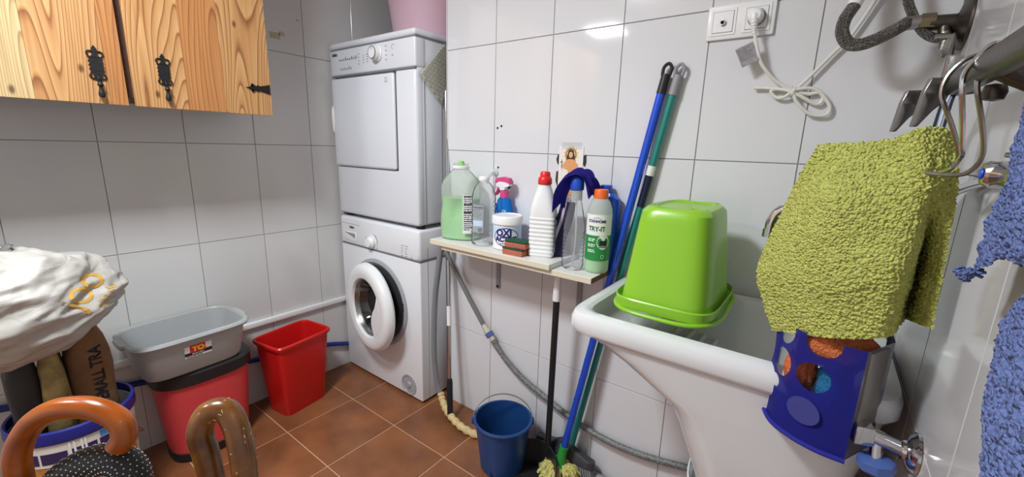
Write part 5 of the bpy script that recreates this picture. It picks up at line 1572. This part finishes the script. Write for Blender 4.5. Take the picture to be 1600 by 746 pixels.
# ------------------------------------------------------------------ bins along the left wall
# pedal bin
cxp, cyp_ = -0.778, -0.825
pbn = thing('pedal_bin', 'coral red oval bin with black rim and base under the grey tub', 'bin', (cxp, cyp_, 0))
obj('body', loft([(cxp, cyp_, 0.03, 0.098, 0.132, 3), (cxp, cyp_, 0.325, 0.114, 0.156, 3)], 56), M['coral'], pbn)
obj('base_ring', loft([(cxp, cyp_, 0.0, 0.096, 0.130, 3), (cxp, cyp_, 0.004, 0.101, 0.135, 3), (cxp, cyp_, 0.036, 0.102, 0.136, 3), (cxp, cyp_, 0.038, 0.098, 0.132, 3)], 56), M['black_plastic'], pbn)
obj('lid_ring', loft([(cxp, cyp_, 0.318, 0.115, 0.157, 3), (cxp, cyp_, 0.322, 0.121, 0.164, 3), (cxp, cyp_, 0.364, 0.122, 0.165, 3), (cxp, cyp_, 0.374, 0.114, 0.157, 3), (cxp, cyp_, 0.378, 0.08, 0.12, 3)], 56), M['black_plastic'], pbn)
# tub
tx, ty = -0.758, -0.862
YT = 0.04
tbn = thing('grey_tub', 'speckled grey plastic washing tub with sticker resting on the coral bin', 'tub', (tx, ty, 0.378))
zt = 0.379
obj('body', loft([(tx, ty, zt + 0.002, 0.095, 0.140, 5, YT), (tx, ty, zt, 0.100, 0.146, 5, YT), (tx, ty, zt + 0.012, 0.108, 0.154, 5, YT), (tx, ty, zt + 0.14, 0.128, 0.174, 5, YT), (tx, ty, zt + 0.142, 0.124, 0.170, 5, YT), (tx, ty, zt + 0.015, 0.104, 0.148, 5, YT)], 64), M['tub_grey'], tbn)
obj('rim', loft([(tx, ty, zt + 0.136, 0.128, 0.174, 5, YT), (tx, ty, zt + 0.130, 0.138, 0.184, 5, YT), (tx, ty, zt + 0.138, 0.142, 0.188, 5, YT), (tx, ty, zt + 0.145, 0.138, 0.184, 5, YT), (tx, ty, zt + 0.147, 0.128, 0.174, 5, YT), (tx, ty, zt + 0.140, 0.124, 0.170, 5, YT)], 64, False, False), M['tub_grey'], tbn)
for sg in (-1, 1):
    obj('grip', xf(loft([(0, 0, 0.131, 0.05, 0.010, 3), (0, 0, 0.140, 0.052, 0.012, 3), (0, 0, 0.146, 0.048, 0.008, 3)], 24), Matrix.Translation((tx, ty, zt)) @ Matrix.Rotation(YT, 4, 'Z') @ Matrix.Translation((0, sg * 0.186, 0))), M['tub_grey'], tbn)
nrm_t = Matrix.Rotation(YT, 4, 'Z')
fr = Matrix.Translation((tx, ty, zt + 0.085)) @ nrm_t @ frame((0.1206, -0.004, 0), (0, 1, 0), (0.157, 0, 1))
stk = obj('sticker', xf(flat_rect(-0.042, 0.042, -0.024, 0.022, 0.0, 2, 2), fr), M['label_white'], tbn)
obj('red_field', xf(flat_rect(-0.026, 0.022, -0.006, 0.024, 0.0005, 2, 1), fr), M['cap_red'], stk)
bm = flat_rect(-0.042, -0.026, -0.016, -0.004, 0.0006, 2, 1)
flat_rect(-0.026, 0.042, -0.016, -0.006, 0.0006, 2, 1, bm)
flat_rect(0.022, 0.042, -0.006, -0.002, 0.0006, 2, 1, bm)
obj('black_field', xf(bm, fr), M['print_black'], stk)
obj('lettering', xf(text_bm('TO', 0.026, Matrix.Translation((0.0, 0.007, 0.0010)), bold=0.0014), fr), mat('yellow print', (236, 214, 70), 0.5), stk)
obj('small_print', xf(join(xf(text_lines(-0.02, 0.03, -0.009, 1, 0.003, 0.003, rl), Matrix.Translation((0, 0, 0.001))), flat_rect(0, 0.001, -0.016, -0.0158, 0.001, 1, 1)), fr), M['label_white'], stk)
obj('small_print', xf(xf(text_lines(-0.036, 0.030, -0.0185, 1, 0.003, 0.003, rl), Matrix.Translation((0, 0, 0.001))), fr), M['print_black'], stk)

# red waste bin
rb_ = thing('waste_bin', 'bright red rectangular open waste bin on the floor beside washing machine', 'bin', (-0.765, -0.475, 0))
YR = 0.16
rxc, ryc = -0.760, -0.472
obj('body', loft([(rxc, ryc, 0.002, 0.066, 0.098, 7, YR), (rxc, ryc, 0.0, 0.069, 0.101, 7, YR), (rxc, ryc, 0.006, 0.071, 0.103, 7, YR), (rxc, ryc, 0.345, 0.096, 0.130, 7, YR), (rxc, ryc, 0.346, 0.0935, 0.1275, 7, YR), (rxc, ryc, 0.008, 0.068, 0.100, 7, YR)], 72), M['red'], rb_)
obj('rim', loft([(rxc, ryc, 0.338, 0.096, 0.130, 7, YR), (rxc, ryc, 0.334, 0.103, 0.137, 7, YR), (rxc, ryc, 0.345, 0.105, 0.139, 7, YR), (rxc, ryc, 0.350, 0.101, 0.135, 7, YR), (rxc, ryc, 0.350, 0.096, 0.130, 7, YR), (rxc, ryc, 0.344, 0.0935, 0.1275, 7, YR)], 72, False, False), M['red'], rb_)

# paint pail, paper sacks, white bag
px_, py_ = -0.610, -1.185
ppl = thing('paint_pail', 'white paint pail with blue rim and purple printed label behind the canes', 'bucket', (px_, py_, 0))
T = Matrix.Translation((px_, py_, 0))
obj('body', lathe([(0.0001, 0.002), (0.128, 0.0), (0.132, 0.006), (0.146, 0.33), (0.143, 0.33), (0.128, 0.01), (0.0001, 0.01)], 64, T), M['paint_body'], ppl)
obj('rim', lathe([(0.142, 0.326), (0.151, 0.322), (0.154, 0.330), (0.153, 0.352), (0.149, 0.356), (0.143, 0.354)], 64, T), M['paint_blue'], ppl)
R = 0.1462
ang = CAMANG(px_, py_)
lbs = bmesh.new()
lab = obj('label', wrap_cyl(flat_rect(-0.16, 0.16, 0.06, 0.305, 0.0, 40, 2), px_, py_, 0, R, ang), M['label_orange'], ppl)
bm = bmesh.new()
for k in range(5):
    flat_rect(-0.155 + k * 0.066, -0.155 + k * 0.066 + 0.060, 0.272, 0.300, 0.002, 8, 1, bm)
obj('purple_panels', wrap_cyl(bm, px_, py_, 0, R, ang), M['label_purple'], lab)
obj('white_band', wrap_cyl(flat_rect(-0.16, 0.16, 0.264, 0.318, 0.001, 40, 1), px_, py_, 0, R, ang), M['paint_body'], lab)
obj('blue_panel', wrap_cyl(flat_rect(0.046, 0.100, 0.303, 0.318, 0.0022, 10, 1), px_, py_, 0, R, ang), M['label_blue'], lab)
bm = bmesh.new()
for dx_, l_ in ((-0.022, 0.10), (-0.012, 0.12), (0.004, 0.07), (0.012, 0.13)):
    join(bm, wrap_cyl(flat_rect(dx_ - 0.0025, dx_ + 0.0025, 0.30 - l_, 0.318, 0.003, 2, 4), px_, py_, 0, R, ang))
obj('paint_drips', bm, M['drip'], ppl)
obj('wire_handle', tube([Vector((px_, py_, 0.30)) + Vector((math.cos(a) * 0.158, math.sin(a) * 0.158, -0.09 * math.sin((a - 0.55) / 2.6 * PI) if 0.55 < a < 3.15 else 0)) for a in [0.55 + 2.6 * i / 12 for i in range(13)]], 0.0022, 6, 3), M['chrome_dull'], ppl)


def sack(cx, cy, z0, z1, a, b, yaw, seed, p=5):
    lv = []
    n = 14
    for i in range(n + 1):
        t = i / n
        a_, b_ = (a, b) if t < 0.85 else (a * (1 - 2.6 * (t - 0.85)), b * (1 - 3.2 * (t - 0.85)))
        lv.append((cx, cy, z0 + (z1 - z0) * t, a_ * (0.97 + 0.05 * math.sin(t * 5 + seed)), b_ * (0.97 + 0.05 * math.cos(t * 6 + seed)), p, yaw))
    bm = loft(lv, 40)
    for v in bm.verts:
        v.co += Vector((noise.noise(v.co * 14 + Vector((seed, 0, 0))), noise.noise(v.co * 14 + Vector((0, seed, 0))), noise.noise(v.co * 11) * 0.5)) * 0.010
    return bm


rescale(ppl, 0.91, 1.18, -0.005, -0.008)
sk1 = obj('paper_sack', sack(-0.612, -1.143, 0.015, 0.680, 0.060, 0.050, 0.05, 2), M['paper_brown'], label='crumpled brown paper sack with black lettering standing in the paint pail', cat='sack', loc=(-0.615, -1.148, 0.01))
bmt = text_bm('EMALL TRA', 0.034, RIGHT(0, 0, 0) @ Matrix.Rotation(-PI / 2, 4, 'Z'), bold=0.001)


def project_on(bm, src, mx, dirv, off=0.0008, maxd=0.3):
    """lay a flat print on a surface by casting along dirv"""
    me = src.data
    ow = origin_of(src)
    tree = BVHTree.FromPolygons([v.co + ow for v in me.vertices], [tuple(p.vertices) for p in me.polygons])
    bmesh.ops.subdivide_edges(bm, edges=[e for e in bm.edges if e.calc_length() > 0.006], cuts=2)
    xf(bm, mx)
    d = Vector(dirv).normalized()
    miss = []
    for v in bm.verts:
        h = tree.ray_cast(v.co - d * maxd, d)
        if h[0] is not None:
            v.co = h[0] - d * off
        else:
            miss.append(v)
    bmesh.ops.delete(bm, geom=miss, context='VERTS')
    return bm


bmt.free()
t_ = text_bm('EMALL TRA', 0.034, None, bold=0.0008)
project_on(t_, sk1, frame((-0.545, -1.136, 0.52), (0.0, 0.0, 1.0), (-0.45, -0.9, 0)), (-0.9, 0.45, 0), 0.0015)
obj('lettering', t_, M['print_black'], sk1)
obj('paper_sack', sack(-0.585, -1.219, 0.015, 0.640, 0.052, 0.030, -0.1, 5), M['paper_yellow'], label='stained yellowish paper sack standing left of the brown sack', cat='sack', loc=(-0.585, -1.232, 0.01))
obj('paper_sack', sack(-0.640, -1.274, 0.015, 0.64, 0.046, 0.034, 0, 9), M['paper_dark'], label='dark grey sack standing left of the yellow sack in the pail', cat='sack', loc=(-0.64, -1.274, 0.01))

# white plastic bag
bm = bmesh.new()
bmesh.ops.create_icosphere(bm, subdivisions=6, radius=1)
bc = Vector((-0.600, -1.262, 0.760))
prng = random.Random(31)
planes = []
for k in range(90):
    m_ = Vector((prng.gauss(0, 1), prng.gauss(0, 1), prng.gauss(0, 1.5))).normalized()
    planes.append((m_, prng.uniform(0.88, 1.06)))
for v in bm.verts:
    n_ = v.co.normalized()
    x, y, z = n_.x * 0.155, n_.y * 0.200, n_.z * 0.150
    if n_.z < 0:
        z *= 1.05 - 0.25 * n_.y
    p = Vector((x, y, z))
    al = n_.y * 0.94 + n_.z * 0.34
    ac = n_.z * 0.94 - n_.y * 0.34
    fold = 0.0
    for fq, am in ((0.9, 0.30), (1.9, 0.20), (4.2, 0.07)):
        q = Vector((n_.x * 0.9 * fq, al * 0.75 * fq, (ac * 2.0 + 0.5 * n_.x) * fq)) + Vector((fq * 3.7, 1.3, 2.1))
        fold += am * (0.24 - min(abs(noise.noise(q)), 0.6))
    fc = min(d_ / max(0.05, n_.dot(m_)) for m_, d_ in planes)
    v.co = bc + p * (0.62 * fc + 0.42) * (1.0 + 0.8 * fold)
bag = obj('plastic_bag', bm, M['bag'], label='crumpled white plastic bag with gold print piled on the paper sacks', cat='bag', sharp=False, loc=(bc.x, bc.y, 0.6))
for e in bag.data.edges:
    e.use_edge_sharp = False
tb_ = text_bm('JOO', 0.062, None, bold=0.0012)
project_on(tb_, bag, frame((-0.48, -1.132, 0.800), (0.15, 0.55, 1.0), (-0.3, -0.75, 0.30)), (-0.93, 0.15, -0.35), 0.0015)
obj('lettering', tb_, M['gold_print'], bag)
tb_ = text_bm('alie de', 0.030, None)
project_on(tb_, bag, frame((-0.49, -1.092, 0.774), (0.15, 0.45, 1.0), (-0.3, -0.75, 0.30)), (-0.93, 0.15, -0.35), 0.0015)
obj('small_lettering', tb_, M['gold_print'], bag)
bag2 = lump((-0.62, -1.315, 0.885), 0.075, 12, (1.0, 1.2, 0.55), 0.45, 120, 5)
obj('clear_plastic_wrap', bag2, clear_mat('clear crinkled film', (225, 225, 222), 0.35, 0.15, 0.5), label='clear crinkled plastic film heaped on top of the white bag', cat='wrap', loc=(-0.62, -1.315, 0.86))

# ------------------------------------------------------------------ canes in the foreground
def cane(name, pts, r, m, label, rf=None):
    c = thing(name, label, 'cane', (pts[0][0], pts[0][1], 0), 'walking canes')
    h = obj('crook', tube(pts[1:], r, 20, 12, rfun=rf), M[m], c)
    obj('shaft', tube([pts[0], pts[1]], r, 18, smooth=False, rfun=lambda t: r * (0.72 + 0.28 * t)), M[m], c)
    obj('ferrule', cyl((pts[0][0], pts[0][1], 0.0), (pts[0][0], pts[0][1], 0.03), r * 0.95, 16), M['rubber_black'], c)
    return c, h


RAY = {}
c1p = [(0.452, -1.330, 0.01), (0.442, -1.318, 0.850), (0.444, -1.315, 0.880), (0.452, -1.303, 0.908), (0.468, -1.287, 0.925), (0.488, -1.270, 0.930), (0.508, -1.255, 0.927), (0.524, -1.244, 0.915), (0.529, -1.243, 0.899), (0.525, -1.249, 0.886)]
c1, h1_ = cane('walking_cane', c1p, 0.0115, 'cane_a', 'glossy orange wooden cane with open crook at the lower left')
c2p = [(0.560, -1.205, 0.01), (0.598, -1.190, 0.84), (0.597, -1.192, 0.88), (0.596, -1.194, 0.905), (0.601, -1.187, 0.926), (0.613, -1.174, 0.929), (0.624, -1.170, 0.915), (0.633, -1.170, 0.893), (0.638, -1.171, 0.868), (0.640, -1.173, 0.842), (0.640, -1.176, 0.82)]
c2, h2_ = cane('walking_cane', c2p, 0.0125, 'cane_b', 'scratched brown wooden cane with narrow crook in front of coral bin')
rng = random.Random(21)
bm = bmesh.new()
crv = catmull(c2p[3:10], 10)
for k in range(46):
    i = rng.randrange(2, len(crv) - 2)
    t = (crv[i + 1] - crv[i - 1]).normalized()
    o_ = t.orthogonal().normalized()
    a = rng.uniform(0, 2 * PI)
    nn = (Matrix.Rotation(a, 3, t) @ o_)
    c = crv[i] + nn * 0.0124
    q = bmesh.new()
    bmesh.ops.create_icosphere(q, subdivisions=1, radius=1)
    xf(q, frame(c, t, nn.cross(t)) @ Matrix.Rotation(rng.uniform(-0.9, 0.9), 4, 'Z') @ Matrix.Diagonal((rng.uniform(0.0005, 0.0030), rng.uniform(0.0003, 0.0007), 0.0003, 1)))
    join(bm, q)
obj('scuff_marks', bm, M['scuff'], h2_, kind='stuff')
um = thing('umbrella', 'black dotted umbrella handle poking up between the two wooden canes', 'umbrella', (0.50, -1.27, 0))
up_ = [(0.466, -1.299, 0.825), (0.4677, -1.2965, 0.838), (0.4766, -1.2857, 0.8535), (0.4913, -1.2709, 0.8658), (0.5074, -1.2574, 0.8700), (0.5221, -1.2476, 0.8662), (0.5314, -1.2442, 0.8535), (0.5362, -1.2463, 0.833)]
up_ = [(x, y, z - 0.004) for x, y, z in up_]
hg = obj('handle', tube(up_, 0.0175, 20, 10), M['rubber_black'], um)
obj('shaft', cyl((0.52, -1.27, 0.0), (0.536, -1.2463, 0.835), 0.007, 12), M['black_plastic'], um)
bm = bmesh.new()
crv = catmull(up_, 10)
for i in range(2, len(crv) - 2, 2):
    t = (crv[i + 1] - crv[i - 1]).normalized()
    o_ = t.orthogonal().normalized()
    for k in range(18):
        a = 2 * PI * (k + 0.5 * ((i // 2) % 2)) / 18
        nn = (Matrix.Rotation(a, 3, t) @ o_)
        q = bmesh.new()
        bmesh.ops.create_icosphere(q, subdivisions=1, radius=0.0008)
        xf(q, Matrix.Translation(crv[i] + nn * 0.0174))
        join(bm, q)
obj('dots', bm, M['dot_white'], hg, kind='stuff')
